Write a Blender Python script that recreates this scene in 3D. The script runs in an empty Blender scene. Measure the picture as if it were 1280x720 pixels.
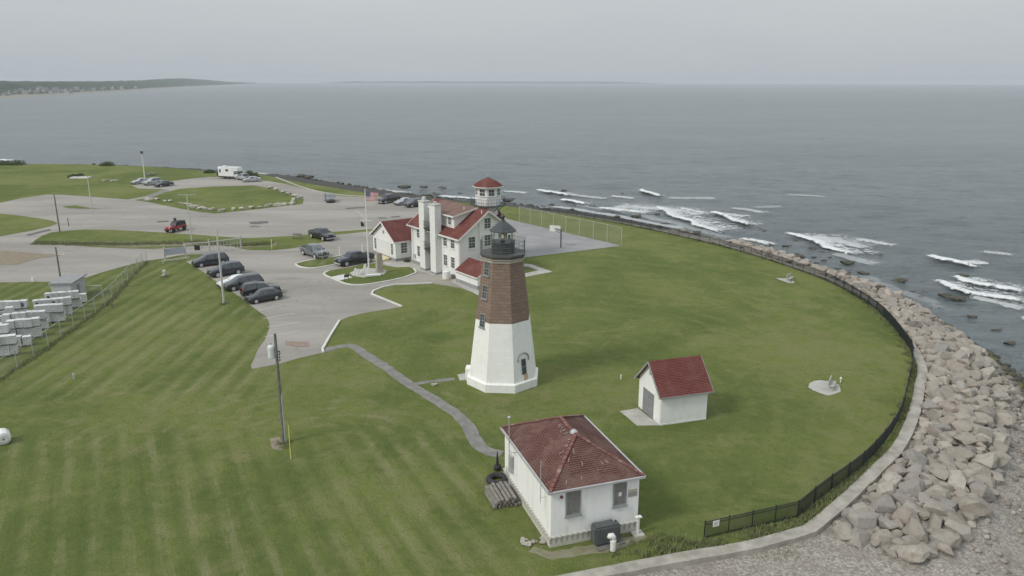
import bpy, bmesh, math, random
import numpy as np
from mathutils import Vector, Matrix, Euler, noise as mnoise
random.seed(7); RN = np.random.RandomState(5)
R = math.radians
C = bpy.context.scene.collection
sc = bpy.context.scene

# ------------------------------------------------------------------ survey camera (turns a photo point into a ground point)
F = 950.0; CAMH = 26.4; PIT = math.atan((360 - 101.3) / F); ROL = R(.12)
def G(px, py, z=0.0):
    x = (px - 640) / F; y = (360 - py) / F
    x, y = x*math.cos(ROL) - y*math.sin(ROL), y*math.cos(ROL) + x*math.sin(ROL)
    d = (x, math.cos(PIT) + y*math.sin(PIT), -math.sin(PIT) + y*math.cos(PIT))
    t = (z - CAMH) / d[2]
    return Vector((d[0]*t, d[1]*t, z))
def proj(v):
    x, y, z = v[0], v[1], v[2] - CAMH
    yy = y*math.sin(PIT) + z*math.cos(PIT); d = y*math.cos(PIT) - z*math.sin(PIT)
    if d <= .1: return (-9999, -9999)
    a, b = x/d, yy/d
    a, b = a*math.cos(ROL) + b*math.sin(ROL), b*math.cos(ROL) - a*math.sin(ROL)
    return (640 + a*F, 360 - b*F)
def hz(v, py):
    lo, hi = -5, 40
    for _ in range(40):
        m = (lo + hi)/2
        if proj((v[0], v[1], m))[1] > py: lo = m
        else: hi = m
    return lo
def inpoly(p, poly):
    x, y = p[0], p[1]; c = False; n = len(poly); j = n - 1
    for i in range(n):
        xi, yi = poly[i][0], poly[i][1]; xj, yj = poly[j][0], poly[j][1]
        if (yi > y) != (yj > y) and x < (xj - xi)*(y - yi)/(yj - yi) + xi: c = not c
        j = i
    return c

# ------------------------------------------------------------------ materials
def mat(name, col, rough=.8, col2=None, scale=2.0, bump=0.0, bscale=None, metal=0.0, spec=None, detail=5, lo=.35, hi=.65, rand=0.0):
    m = bpy.data.materials.new(name); m.use_nodes = True
    nt = m.node_tree; N = nt.nodes; L = nt.links; b = N['Principled BSDF']
    b.inputs['Roughness'].default_value = rough; b.inputs['Metallic'].default_value = metal
    if spec is not None: b.inputs['Specular IOR Level'].default_value = spec
    b.inputs['Base Color'].default_value = (*col, 1)
    if col2 is not None or bump:
        tc = N.new('ShaderNodeTexCoord')
    out = None
    if col2 is not None:
        nz = N.new('ShaderNodeTexNoise'); nz.inputs['Scale'].default_value = scale; nz.inputs['Detail'].default_value = detail
        nz.inputs['Roughness'].default_value = .62
        L.new(tc.outputs['Object'], nz.inputs['Vector'])
        cr = N.new('ShaderNodeValToRGB'); cr.color_ramp.elements[0].position = lo; cr.color_ramp.elements[1].position = hi
        cr.color_ramp.elements[0].color = (*col, 1); cr.color_ramp.elements[1].color = (*col2, 1)
        L.new(nz.outputs['Fac'], cr.inputs['Fac']); out = cr.outputs['Color']
        if rand:
            oi = N.new('ShaderNodeObjectInfo'); hs = N.new('ShaderNodeHueSaturation')
            mr = N.new('ShaderNodeMapRange'); mr.inputs['To Min'].default_value = 1 - rand; mr.inputs['To Max'].default_value = 1 + rand
            L.new(oi.outputs['Random'], mr.inputs['Value']); L.new(mr.outputs['Result'], hs.inputs['Value'])
            L.new(out, hs.inputs['Color']); out = hs.outputs['Color']
        L.new(out, b.inputs['Base Color'])
    if bump:
        n2 = N.new('ShaderNodeTexNoise'); n2.inputs['Scale'].default_value = bscale or scale*4; n2.inputs['Detail'].default_value = 6
        L.new(tc.outputs['Object'], n2.inputs['Vector'])
        bp = N.new('ShaderNodeBump'); bp.inputs['Strength'].default_value = 1; bp.inputs['Distance'].default_value = bump
        L.new(n2.outputs['Fac'], bp.inputs['Height']); L.new(bp.outputs['Normal'], b.inputs['Normal'])
    return m
class NB:
    """small helper for node graphs"""
    def __init__(s, m): s.nt = m.node_tree; s.N = s.nt.nodes; s.L = s.nt.links; s.b = s.N.get('Principled BSDF')
    def n(s, t, **k):
        o = s.N.new('ShaderNode' + t)
        for a, v in k.items():
            if a.startswith('i_'): o.inputs[a[2:].replace('_', ' ')].default_value = v
            else: setattr(o, a, v)
        return o
    def l(s, a, b): s.L.new(a, b)
    def math(s, op, a, b=None, c=None, clamp=False):
        o = s.N.new('ShaderNodeMath'); o.operation = op; o.use_clamp = clamp
        for i, v in enumerate((a, b, c)):
            if v is None: continue
            if isinstance(v, (int, float)): o.inputs[i].default_value = v
            else: s.L.new(v, o.inputs[i])
        return o.outputs[0]
    def mr(s, v, a, b, c=0, d=1, smooth=True):
        o = s.N.new('ShaderNodeMapRange'); o.interpolation_type = 'SMOOTHSTEP' if smooth else 'LINEAR'
        s.L.new(v, o.inputs['Value'])
        for k, x in zip(('From Min', 'From Max', 'To Min', 'To Max'), (a, b, c, d)): o.inputs[k].default_value = x
        return o.outputs['Result']
    def noise(s, vec, scale, detail=4, rough=.55, dist=0):
        o = s.N.new('ShaderNodeTexNoise'); s.L.new(vec, o.inputs['Vector'])
        o.inputs['Scale'].default_value = scale; o.inputs['Detail'].default_value = detail; o.inputs['Roughness'].default_value = rough; o.inputs['Distortion'].default_value = dist
        return o.outputs['Fac']
    def mix(s, f, a, b, mode='MIX'):
        o = s.N.new('ShaderNodeMix'); o.data_type = 'RGBA'; o.blend_type = mode
        if isinstance(f, (int, float)): o.inputs[0].default_value = f
        else: s.L.new(f, o.inputs[0])
        for i, v in ((6, a), (7, b)):
            if isinstance(v, tuple): o.inputs[i].default_value = (*v, 1)
            else: s.L.new(v, o.inputs[i])
        return o.outputs[2]
    def bump(s, h, dist, strength=1.0):
        o = s.N.new('ShaderNodeBump'); o.inputs['Distance'].default_value = dist; o.inputs['Strength'].default_value = strength
        s.L.new(h, o.inputs['Height']); s.L.new(o.outputs['Normal'], s.b.inputs['Normal']); return o
def newmat(name, rough=.85, spec=.3):
    m = bpy.data.materials.new(name); m.use_nodes = True
    m.node_tree.nodes['Principled BSDF'].inputs['Roughness'].default_value = rough
    m.node_tree.nodes['Principled BSDF'].inputs['Specular IOR Level'].default_value = spec
    return m

def grass_mat(name, stripes=True, k=.93):
    m = newmat(name, .95, .12); g = NB(m)
    tc = g.n('TexCoord').outputs['Object']
    sep = g.n('SeparateXYZ'); g.l(tc, sep.inputs[0]); X, Y = sep.outputs[0], sep.outputs[1]
    big = g.noise(tc, .045, 5, .62, .5); mid = g.noise(tc, .35, 6, .7, .6); sml = g.noise(tc, 1.5, 5, .72, .4); fine = g.noise(tc, 6.0, 4, .75)
    A = lambda a, b: g.math('ADD', a, b)
    Mu = lambda a, b: g.math('MULTIPLY', a, b)
    c = g.mix(g.mr(big, .36, .64), (.122*k, .156*k, .044*k), (.188*k, .218*k, .062*k))
    c = g.mix(Mu(g.mr(g.noise(tc, .16, 5, .65), .48, .68), .55), c, (.092*k, .126*k, .034*k))
    dry = g.mr(A(Mu(mid, .6), Mu(big, .4)), .475, .62)
    c = g.mix(Mu(dry, .70), c, (.235*k, .228*k, .105*k))
    if stripes:
        wob = Mu(g.math('SUBTRACT', g.noise(tc, .03, 2, .5), .5), 2.0)
        # worn, pale mower tracks: straight runs on the near lawn that turn round half way up, straight runs on the left, rings along the fence
        def streaks(deg, a, b):
            q = g.n('Mapping'); q.inputs['Rotation'].default_value = (0, 0, R(deg)); g.l(tc, q.inputs[0])
            q2 = g.n('Mapping'); q2.inputs['Scale'].default_value = (a, b, 1); g.l(q.outputs[0], q2.inputs[0]); return g.noise(q2.outputs[0], 1, 5, .7, .25)
        def band(f, freq, sk, ph=0, lo=-.2, hi=1.4): return g.mr(A(g.math('SINE', A(Mu(A(f, wob), freq), ph)), A(Mu(A(sk, -.5), 7.0), Mu(A(sml, -.5), 1.2))), lo, hi)
        sn = streaks(-28, 1.7, .10); sl_ = streaks(0, 1.5, .07)
        fn = A(Mu(X, .88), Mu(Y, .47)); nm = Mu(g.mr(A(Y, Mu(A(mid, -.5), 9)), 57, 50), g.mr(A(X, Mu(A(mid, -.5), 6)), 2, -4))
        lm = Mu(Mu(g.mr(A(Y, Mu(A(mid, -.5), 9)), 57, 64), g.mr(Y, 122, 108)), g.mr(A(X, Mu(Y, .12)), -8, -17))
        near = Mu(band(fn, 3.45, sn), nm); left = Mu(band(X, 3.05, sl_), lm)
        a_ = A(X, 13); b_ = Mu(A(Y, -52), 1.25); turn = Mu(band(g.math('SQRT', A(Mu(a_, a_), Mu(b_, b_))), 3.2, mid, 0, .2, 1.8), Mu(Mu(g.mr(Y, 66, 60), g.mr(Y, 49, 53)), g.mr(X, 3, -6)))
        ring_d = g.math('SQRT', A(Mu(A(X, -8), A(X, -8)), Mu(Mu(A(Y, -66), .72), Mu(A(Y, -66), .72))))
        ring = Mu(band(ring_d, 2.6, mid), g.mr(X, 4, 12))
        amp = g.mr(g.noise(tc, .10, 5, .7), .38, .62, .08, 1)
        c = g.mix(Mu(Mu(A(A(near, left), turn), amp), .58), c, (.285*k, .275*k, .150*k))
        c = g.mix(Mu(Mu(ring, amp), .45), c, (.215*k, .230*k, .080*k))
        dk = Mu(A(Mu(band(fn, 3.45, sn, 2.6), nm), Mu(band(X, 3.05, sl_, 2.6), lm)), .36)
        c = g.mix(dk, c, (.082*k, .110*k, .034*k))
    c = g.mix(Mu(g.mr(sml, .5, .72), .38), c, (.235*k, .235*k, .085*k))
    c = g.mix(Mu(g.mr(sml, .48, .30), .42), c, (.070*k, .100*k, .024*k))
    c = g.mix(Mu(g.mr(fine, .35, .7), .35), c, (.070*k, .104*k, .022*k))
    c = g.mix(Mu(g.mr(g.noise(tc, 3.1, 4, .8), .62, .74), .35), c, (.27*k, .26*k, .15*k))
    g.l(c, g.b.inputs['Base Color'])
    g.bump(A(fine, Mu(sml, 1.6)), .10)
    return m
def asphalt_mat():
    m = newmat('worn_asphalt', .9, .2); g = NB(m)
    tc = g.n('TexCoord').outputs['Object']
    mp = g.n('Mapping'); mp.inputs['Scale'].default_value = (.25, 1, 1); g.l(tc, mp.inputs[0])
    big = g.noise(mp.outputs[0], .12, 5, .62, .3); fine = g.noise(tc, 9, 4, .7)
    c = g.mix(g.mr(big, .33, .67), (.285, .264, .236), (.375, .350, .314))
    c = g.mix(g.math('MULTIPLY', g.mr(g.noise(mp.outputs[0], .3, 5, .7), .56, .72), .45), c, (.15, .145, .135))
    vor = g.n('TexVoronoi', feature='DISTANCE_TO_EDGE'); vor.inputs['Scale'].default_value = .16
    w = g.n('VectorMath', operation='ADD'); nz = g.n('TexNoise'); nz.inputs['Scale'].default_value = .6; g.l(tc, nz.inputs['Vector']); sc_ = g.n('VectorMath', operation='SCALE'); sc_.inputs[3].default_value = 2.5
    g.l(nz.outputs['Color'], sc_.inputs[0]); g.l(tc, w.inputs[0]); g.l(sc_.outputs[0], w.inputs[1]); g.l(w.outputs[0], vor.inputs['Vector'])
    crack = g.mr(vor.outputs['Distance'], .012, 0)
    c = g.mix(g.math('MULTIPLY', crack, .28), c, (.10, .095, .085))
    c = g.mix(g.math('MULTIPLY', g.mr(fine, .3, .75), .2), c, (.13, .125, .115))
    rus = g.mr(g.noise(tc, .22, 3, .5), .69, .77)
    c = g.mix(g.math('MULTIPLY', rus, .22), c, (.26, .17, .12))
    g.l(c, g.b.inputs['Base Color']); g.bump(fine, .02); return m
def brickish(name, c1, c2, cm, uscale, bw, bh, mortar=.012, stain=(.5, .5, .5), stainf=.25, rough=.85):
    """block courses wrapped round an upright tower: u = angle, v = height"""
    m = newmat(name, rough, .25); g = NB(m)
    tc = g.n('TexCoord').outputs['Object']; sep = g.n('SeparateXYZ'); g.l(tc, sep.inputs[0])
    u = g.math('MULTIPLY', g.math('ARCTAN2', sep.outputs[1], sep.outputs[0]), uscale)
    cb = g.n('CombineXYZ'); g.l(u, cb.inputs[0]); g.l(sep.outputs[2], cb.inputs[1])
    bt = g.n('TexBrick'); g.l(cb.outputs[0], bt.inputs['Vector']); bt.inputs['Scale'].default_value = 1
    bt.inputs['Brick Width'].default_value = bw; bt.inputs['Row Height'].default_value = bh; bt.inputs['Mortar Size'].default_value = mortar
    bt.inputs['Color1'].default_value = (*c1, 1); bt.inputs['Color2'].default_value = (*c2, 1); bt.inputs['Mortar'].default_value = (*cm, 1)
    mp = g.n('Mapping'); mp.inputs['Scale'].default_value = (1, 1, .18); g.l(tc, mp.inputs[0])
    nz = g.noise(mp.outputs[0], 2.2, 6, .65)
    c = g.mix(g.math('MULTIPLY', g.mr(nz, .5, .72), stainf), bt.outputs['Color'], stain)
    g.l(c, g.b.inputs['Base Color'])
    g.bump(g.math('ADD', g.math('MULTIPLY', bt.outputs['Fac'], -1), g.math('MULTIPLY', g.noise(tc, 9, 4), .4)), .004 if c1[0] > .5 else .012); return m
def roof_mat(name, c1, c2, worn, wornf, course=.16):
    m = newmat(name, .9, .15); g = NB(m)
    t = g.n('TexCoord'); tc = t.outputs['Object']; sep = g.n('SeparateXYZ'); g.l(tc, sep.inputs[0])
    nn = g.n('SeparateXYZ'); g.l(t.outputs['Normal'], nn.inputs[0])
    u = g.math('ADD', g.math('MULTIPLY', sep.outputs[0], g.math('GREATER_THAN', g.math('ABSOLUTE', nn.outputs[1]), g.math('ABSOLUTE', nn.outputs[0]))),
               g.math('MULTIPLY', sep.outputs[1], g.math('GREATER_THAN', g.math('ABSOLUTE', nn.outputs[0]), g.math('ABSOLUTE', nn.outputs[1]))))
    cb = g.n('CombineXYZ'); g.l(u, cb.inputs[0]); g.l(g.math('MULTIPLY', sep.outputs[2], 1.0), cb.inputs[1])
    bt = g.n('TexBrick'); g.l(cb.outputs[0], bt.inputs['Vector']); bt.inputs['Scale'].default_value = 1
    bt.inputs['Brick Width'].default_value = .42; bt.inputs['Row Height'].default_value = course*.6; bt.inputs['Mortar Size'].default_value = .02; bt.inputs['Bias'].default_value = -.1
    bt.inputs['Color1'].default_value = (*c1, 1); bt.inputs['Color2'].default_value = (*c2, 1); bt.inputs['Mortar'].default_value = (c1[0]*.45, c1[1]*.45, c1[2]*.45, 1)
    c = bt.outputs['Color']
    c = g.mix(g.math('MULTIPLY', g.mr(g.noise(tc, .7, 6, .7, .5), .42, .66), wornf), c, worn)
    c = g.mix(g.math('MULTIPLY', g.mr(g.noise(tc, 5, 4, .7), .55, .75), .2), c, (worn[0]*1.5, worn[1]*1.5, worn[2]*1.5))
    g.l(c, g.b.inputs['Base Color']); g.bump(g.math('MULTIPLY', bt.outputs['Fac'], -1), .015); return m
def siding_mat(name, c, dirt, vertical=False, step=.14, dirtf=.3):
    m = newmat(name, .6, .35); g = NB(m)
    tc = g.n('TexCoord').outputs['Object']; sep = g.n('SeparateXYZ'); g.l(tc, sep.inputs[0])
    mp = g.n('Mapping'); mp.inputs['Scale'].default_value = (1, 1, .2); g.l(tc, mp.inputs[0])
    nz = g.noise(mp.outputs[0], 1.6, 6, .7); low = g.mr(sep.outputs[2], 1.2, 0)
    col = g.mix(g.math('MULTIPLY', g.mr(nz, .48, .75), dirtf), c, dirt)
    col = g.mix(g.math('MULTIPLY', g.math('MULTIPLY', low, g.mr(g.noise(tc, 2.5, 5, .7), .4, .65)), dirtf*1.2), col, (dirt[0]*.8, dirt[1]*.85, dirt[2]*.75))
    if step:
        a = g.math('ADD', sep.outputs[0], sep.outputs[1]) if vertical else sep.outputs[2]
        fr = g.math('FRACT', g.math('DIVIDE', a, step))
        line = g.mr(fr, .0, .10, 1, 0)
        col = g.mix(g.math('MULTIPLY', line, .10 if vertical else .24), col, (c[0]*.45, c[1]*.45, c[2]*.45))
        g.bump(fr, .006 if vertical else .018)
    g.l(col, g.b.inputs['Base Color']); return m

M = {}
M['lawn'] = grass_mat('mown_lawn')
M['grass'] = grass_mat('rough_grass', False, .95)
M['asphalt'] = asphalt_mat()
M['court'] = mat('court_asphalt', (.235, .235, .235), .9, (.30, .297, .29), .25, .01, 9)
M['path'] = mat('gravel_path', (.165, .16, .15), .95, (.245, .235, .215), 1.2, .02, 14)
M['concrete'] = mat('concrete', (.36, .35, .32), .9, (.46, .45, .41), 1.1, .01, 8)
M['seawall'] = mat('old_concrete', (.27, .25, .215), .95, (.43, .40, .35), .9, .035, 5)
M['kerb'] = mat('pale_kerb', (.55, .55, .51), .85, (.66, .66, .62), .8)
M['white'] = siding_mat('white_clapboard', (.84, .84, .82), (.50, .50, .44), False, .15, .18)
M['hipwhite'] = siding_mat('white_painted_wall', (.84, .84, .82), (.52, .51, .44), True, .55, .45)
M['shedwhite'] = siding_mat('white_render', (.83, .83, .81), (.5, .5, .45), False, 0, .25)
M['trim'] = mat('white_trim', (.76, .765, .74), .55, (.68, .68, .65), 2)
M['greytrim'] = mat('grey_trim', (.30, .31, .31), .6, (.24, .245, .245), 2)
M['lhwhite'] = brickish('whitewashed_stone', (.82, .82, .79), (.78, .78, .75), (.745, .75, .72), 2.6, .62, .30, .008, (.60, .60, .53), .4)
M['lhbrown'] = brickish('brownstone', (.205, .145, .112), (.26, .188, .148), (.175, .13, .105), 2.2, .55, .27, .02, (.25, .18, .14), .55)
M['roofred'] = roof_mat('red_shingle', (.185, .062, .054), (.22, .078, .068), (.22, .11, .095), .45)
M['roofhip'] = roof_mat('faded_red_shingle', (.170, .082, .070), (.190, .096, .083), (.200, .128, .108), .6, .11)
M['roofbrown'] = mat('brown_felt_roof', (.15, .085, .068), .9, (.20, .125, .10), 1.1, .01, 8)
M['iron'] = mat('dark_ironwork', (.035, .045, .045), .45, (.06, .07, .07), 3, 0, None)
M['black'] = mat('black_metal', (.018, .022, .022), .45)
M['glass'] = mat('dark_window_glass', (.05, .06, .065), .12, (.09, .10, .10), 1.5, spec=.8)
M['board'] = mat('grey_board', (.17, .165, .15), .8, (.23, .22, .20), 3)
M['base'] = mat('grey_foundation', (.24, .245, .25), .9, (.32, .32, .31), 2)
M['wood'] = mat('weathered_wood', (.17, .155, .135), .9, (.28, .26, .23), 3, .01, 20)
M['pole'] = mat('weathered_pole', (.13, .12, .105), .9, (.21, .195, .17), 2.5)
M['greypole'] = mat('pale_grey_pole', (.46, .46, .43), .7, (.54, .54, .51), 1)
M['galv'] = mat('galvanised_steel', (.42, .43, .43), .5, (.5, .51, .51), 2, metal=.3)
M['yellow'] = mat('yellow_paint', (.62, .60, .16), .6)
M['rubber'] = mat('black_rubber', (.022, .023, .024), .8, (.04, .04, .04), 4, .01, 10)
M['dirt'] = mat('bare_earth', (.20, .16, .11), .95, (.26, .22, .16), 1.5, .02, 8)
M['puddle'] = mat('dark_patch', (.085, .083, .075), .7, (.13, .125, .115), 1.5)
M['rustypatch'] = mat('rust_stain', (.24, .16, .115), .9, (.28, .22, .18), .8)
M['stone'] = mat('monument_stone', (.30, .27, .22), .9, (.42, .38, .32), 3, .02, 8)
M['orangestain'] = mat('ochre_stain', (.46, .33, .16), .8, (.6, .5, .34), 4)

# ------------------------------------------------------------------ mesh helpers
class MB:
    def __init__(s): s.v = []; s.f = []; s.mi = []; s.cur = 0
    def add(s, vs, fs):
        o = len(s.v); s.v += [tuple(v) for v in vs]; s.f += [tuple(i + o for i in f) for f in fs]; s.mi += [s.cur]*len(fs); return s
    def box(s, x0, x1, y0, y1, z0, z1, M4=None):
        vs = [Vector((x, y, z)) for z in (z0, z1) for y in (y0, y1) for x in (x0, x1)]
        if M4 is not None: vs = [M4 @ v for v in vs]
        return s.add(vs, [(0, 2, 3, 1), (4, 5, 7, 6), (0, 1, 5, 4), (2, 6, 7, 3), (0, 4, 6, 2), (1, 3, 7, 5)])
    def bar(s, a, b, w, h=None, up=(0, 0, 1)):
        a, b = Vector(a), Vector(b); h = h or w; d = (b - a).normalized(); up = Vector(up)
        if abs(d.dot(up)) > .98: up = Vector((0, 1, 0))
        x = d.cross(up).normalized(); y = x.cross(d)
        vs = [p + x*(i*w/2) + y*(j*h/2) for p in (a, b) for i, j in ((-1, -1), (1, -1), (1, 1), (-1, 1))]
        return s.add(vs, [(0, 3, 2, 1), (4, 5, 6, 7), (0, 1, 5, 4), (1, 2, 6, 5), (2, 3, 7, 6), (3, 0, 4, 7)])
    def tube(s, pts, r, n=8, cap=True):
        pts = [Vector(p) for p in pts]; rs = r if isinstance(r, (list, tuple)) else [r]*len(pts); vs = []; fs = []
        for i, p in enumerate(pts):
            d = (pts[min(i+1, len(pts)-1)] - pts[max(i-1, 0)]).normalized()
            up = Vector((0, 0, 1)) if abs(d.z) < .95 else Vector((0, 1, 0))
            x = d.cross(up).normalized(); y = x.cross(d)
            for k in range(n):
                a = 2*math.pi*k/n; vs.append(p + x*(math.cos(a)*rs[i]) + y*(math.sin(a)*rs[i]))
        for i in range(len(pts)-1):
            for k in range(n): fs.append((i*n+k, i*n+(k+1) % n, (i+1)*n+(k+1) % n, (i+1)*n+k))
        if cap: fs += [tuple(range(n))[::-1], tuple(range((len(pts)-1)*n, len(pts)*n))]
        return s.add(vs, fs)
    def lathe(s, prof, n=16, c=(0, 0, 0), a0=0.0, cap=True):
        vs = []; fs = []
        for r, z in prof:
            for k in range(n):
                a = a0 + 2*math.pi*k/n; vs.append((c[0] + r*math.cos(a), c[1] + r*math.sin(a), c[2] + z))
        for i in range(len(prof)-1):
            for k in range(n): fs.append((i*n+k, i*n+(k+1) % n, (i+1)*n+(k+1) % n, (i+1)*n+k))
        if cap: fs += [tuple(range(n))[::-1], tuple(range((len(prof)-1)*n, len(prof)*n))]
        return s.add(vs, fs)
    def prism(s, poly, z0, z1):
        n = len(poly); vs = [(p[0], p[1], z0) for p in poly] + [(p[0], p[1], z1) for p in poly]
        return s.add(vs, [tuple(range(n))[::-1], tuple(range(n, 2*n))] + [(i, (i+1) % n, n+(i+1) % n, n+i) for i in range(n)])
    def mesh(s, name, mats, smooth=False, bevel=0, tri=False, weld=False):
        me = bpy.data.meshes.new(name); me.from_pydata(s.v, [], s.f); me.validate()
        for m in (mats if isinstance(mats, (list, tuple)) else [mats]): me.materials.append(m)
        if len(set(s.mi)) > 1:
            for p, i in zip(me.polygons, s.mi): p.material_index = i
        bm = bmesh.new(); bm.from_mesh(me)
        if weld: bmesh.ops.remove_doubles(bm, verts=bm.verts, dist=.0005)
        bmesh.ops.recalc_face_normals(bm, faces=bm.faces)
        if tri: bmesh.ops.triangulate(bm, faces=bm.faces)
        if bevel:
            bmesh.ops.bevel(bm, geom=list(bm.edges), offset=bevel, segments=2, affect='EDGES', clamp_overlap=True)
        bm.to_mesh(me); bm.free()
        if smooth:
            for p in me.polygons: p.use_smooth = True
        return me
    def build(s, name, mats, parent=None, loc=None, rz=0, **k):
        return link(name, s.mesh(name, mats, **k), parent, loc, rz)
def link(name, me, parent=None, loc=None, rz=0):
    o = bpy.data.objects.new(name, me); C.objects.link(o)
    if parent is not None: o.parent = parent
    if loc is not None: o.location = loc
    if rz: o.rotation_euler = (0, 0, rz)
    return o
def tag(o, label, cat, group=None):
    o['label'] = label; o['category'] = cat
    if group: o['group'] = group
    return o
def thing(name, label, cat, loc=(0, 0, 0), rz=0, group=None):
    o = link(name, None, None, loc, rz); o.empty_display_size = .3
    return tag(o, label, cat, group)
def struct(o): o['kind'] = 'structure'; return o
def stuff(o): o['kind'] = 'stuff'; return o
def dup(src, loc=None, rz=None, label=None, scale=None):
    c = src.copy(); C.objects.link(c)
    if loc is not None: c.location = loc
    if rz is not None: c.rotation_euler = (0, 0, rz)
    if scale is not None: c.scale = (scale,)*3 if isinstance(scale, (int, float)) else scale
    if label: c['label'] = label
    for ch in [o for o in C.objects if o.parent == src]:
        d = ch.copy(); C.objects.link(d); d.parent = c
        for g in [o for o in C.objects if o.parent == ch]:
            e = g.copy(); C.objects.link(e); e.parent = d
    return c
def dense(poly, step=1.5, jit=.08, closed=True):
    out = []; n = len(poly)
    for i in range(n if closed else n-1):
        a, b = Vector(poly[i][:2]), Vector(poly[(i+1) % n][:2]); L = (b-a).length; k = max(1, min(200, int(L/step)))
        for j in range(k):
            p = a.lerp(b, j/k)
            if j: p += Vector((random.uniform(-jit, jit), random.uniform(-jit, jit)))
            out.append(p)
    if not closed: out.append(Vector(poly[-1][:2]))
    return out
def crom(pts, k=6):
    """smooth polyline through the points"""
    P_ = [Vector(p) for p in pts]; out = []
    for i in range(len(P_)-1):
        p0, p1, p2, p3 = P_[max(i-1, 0)], P_[i], P_[i+1], P_[min(i+2, len(P_)-1)]
        for j in range(k):
            t = j/k
            out.append(.5*((2*p1) + (p2-p0)*t + (2*p0-5*p1+4*p2-p3)*t*t + (3*p1-p0-3*p2+p3)*t**3))
    out.append(P_[-1]); return out
def resample(pts, step):
    out = [pts[0].copy()]; acc = 0
    for i in range(len(pts)-1):
        a, b = pts[i], pts[i+1]; L = (b-a).length; d = step - acc
        while d <= L + 1e-9:
            out.append(a.lerp(b, d/L if L else 0)); d += step
        acc = L - (d - step)
    return out
def sheet(name, pxpoly, m, z=0.0, step=1.5, jit=.08, world=False, thick=0):
    w = [Vector(p[:2]) for p in pxpoly] if world else [G(*p).xy for p in pxpoly]
    pl = dense(w, step, jit)
    me = bpy.data.meshes.new(name); bm = bmesh.new()
    vs = [bm.verts.new((p.x, p.y, z)) for p in pl]
    f = bm.faces.new(vs)
    if f.normal.z < 0 or True:
        bm.normal_update()
        if f.normal.z < 0: bmesh.ops.reverse_faces(bm, faces=[f])
    if thick:
        r = bmesh.ops.extrude_face_region(bm, geom=[f]); bmesh.ops.translate(bm, verts=[e for e in r['geom'] if isinstance(e, bmesh.types.BMVert)], vec=(0, 0, thick))
        bmesh.ops.recalc_face_normals(bm, faces=bm.faces)
    bmesh.ops.triangulate(bm, faces=bm.faces); bm.to_mesh(me); bm.free(); me.materials.append(m)
    return link(name, me)
def strip(name, pts, width, m, z0, z1, parent=None, jit=0, zj=0):
    """a swept bar of rectangular section along a ground polyline (kerbs, walls, paths)"""
    pts = [Vector(p[:2]) for p in pts]; mb = MB(); vs = []; fs = []
    for i, p in enumerate(pts):
        d = (pts[min(i+1, len(pts)-1)] - pts[max(i-1, 0)]).normalized(); n = Vector((-d.y, d.x))
        a = p + n*(width/2 + random.uniform(-jit, jit)); b = p - n*(width/2 + random.uniform(-jit, jit)); dz = random.uniform(-zj, zj)
        vs += [(a.x, a.y, z0), (a.x, a.y, z1+dz), (b.x, b.y, z1+dz), (b.x, b.y, z0)]
    for i in range(len(pts)-1):
        for k in range(4): fs.append((4*i+k, 4*i+(k+1) % 4, 4*i+4+(k+1) % 4, 4*i+4+k))
    fs += [(0, 1, 2, 3), tuple(4*(len(pts)-1)+k for k in (3, 2, 1, 0))]
    mb.add(vs, fs); return mb.build(name, m, parent)

# ================================================================== SETTING
SEA = -5.0
# land edge (top of the bank / outer line of the seawall) and the water line that belongs to each point of it
ES = [((-700, 203), 12), ((-250, 203), 12), ((0, 205), 12), ((60, 205), 12), ((120, 206), 14), ((200, 209), 16), ((262, 214), 20), ((300, 217), 22),
      ((330, 219), 23), ((360, 225), 24), ((400, 232), 24), ((450, 240), 24), ((480, 245), 24), ((520, 250), 24), ((560, 252), 23), ((610, 255), 22), ((650, 260), 20),
      ((676, 263), 19), ((740, 272), 16), ((800, 282.5), 15), ((850, 293.5), 15), ((900, 305), 14.5), ((950, 319), 14.5), ((1000, 335), 14), ((1040, 349.5), 13.5),
      ((1084, 372), 13.5), ((1110, 392), 13.5), ((1138, 424), 13.5), ((1157, 457), 14), ((1155, 485), 12.5), ((1148, 520), 13), ((1130, 560), 15.5), ((1100, 592), 20),
      ((1060, 630), 25), ((1020, 664), 30), ((1000, 671), 38), ((940, 687), 42), ((850, 703), 44), ((762, 720), 46), ((640, 745), 48), ((380, 800), 50)]
E0 = [G(*q) for q, w in ES]
def outward(i):
    a, b = E0[max(i-1, 0)], E0[min(i+1, len(E0)-1)]; d = (b-a).normalized(); return Vector((-d.y, d.x, 0))
S0 = []
for i, (q, w) in enumerate(ES):
    S0.append(E0[i] + outward(i)*w)
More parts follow.
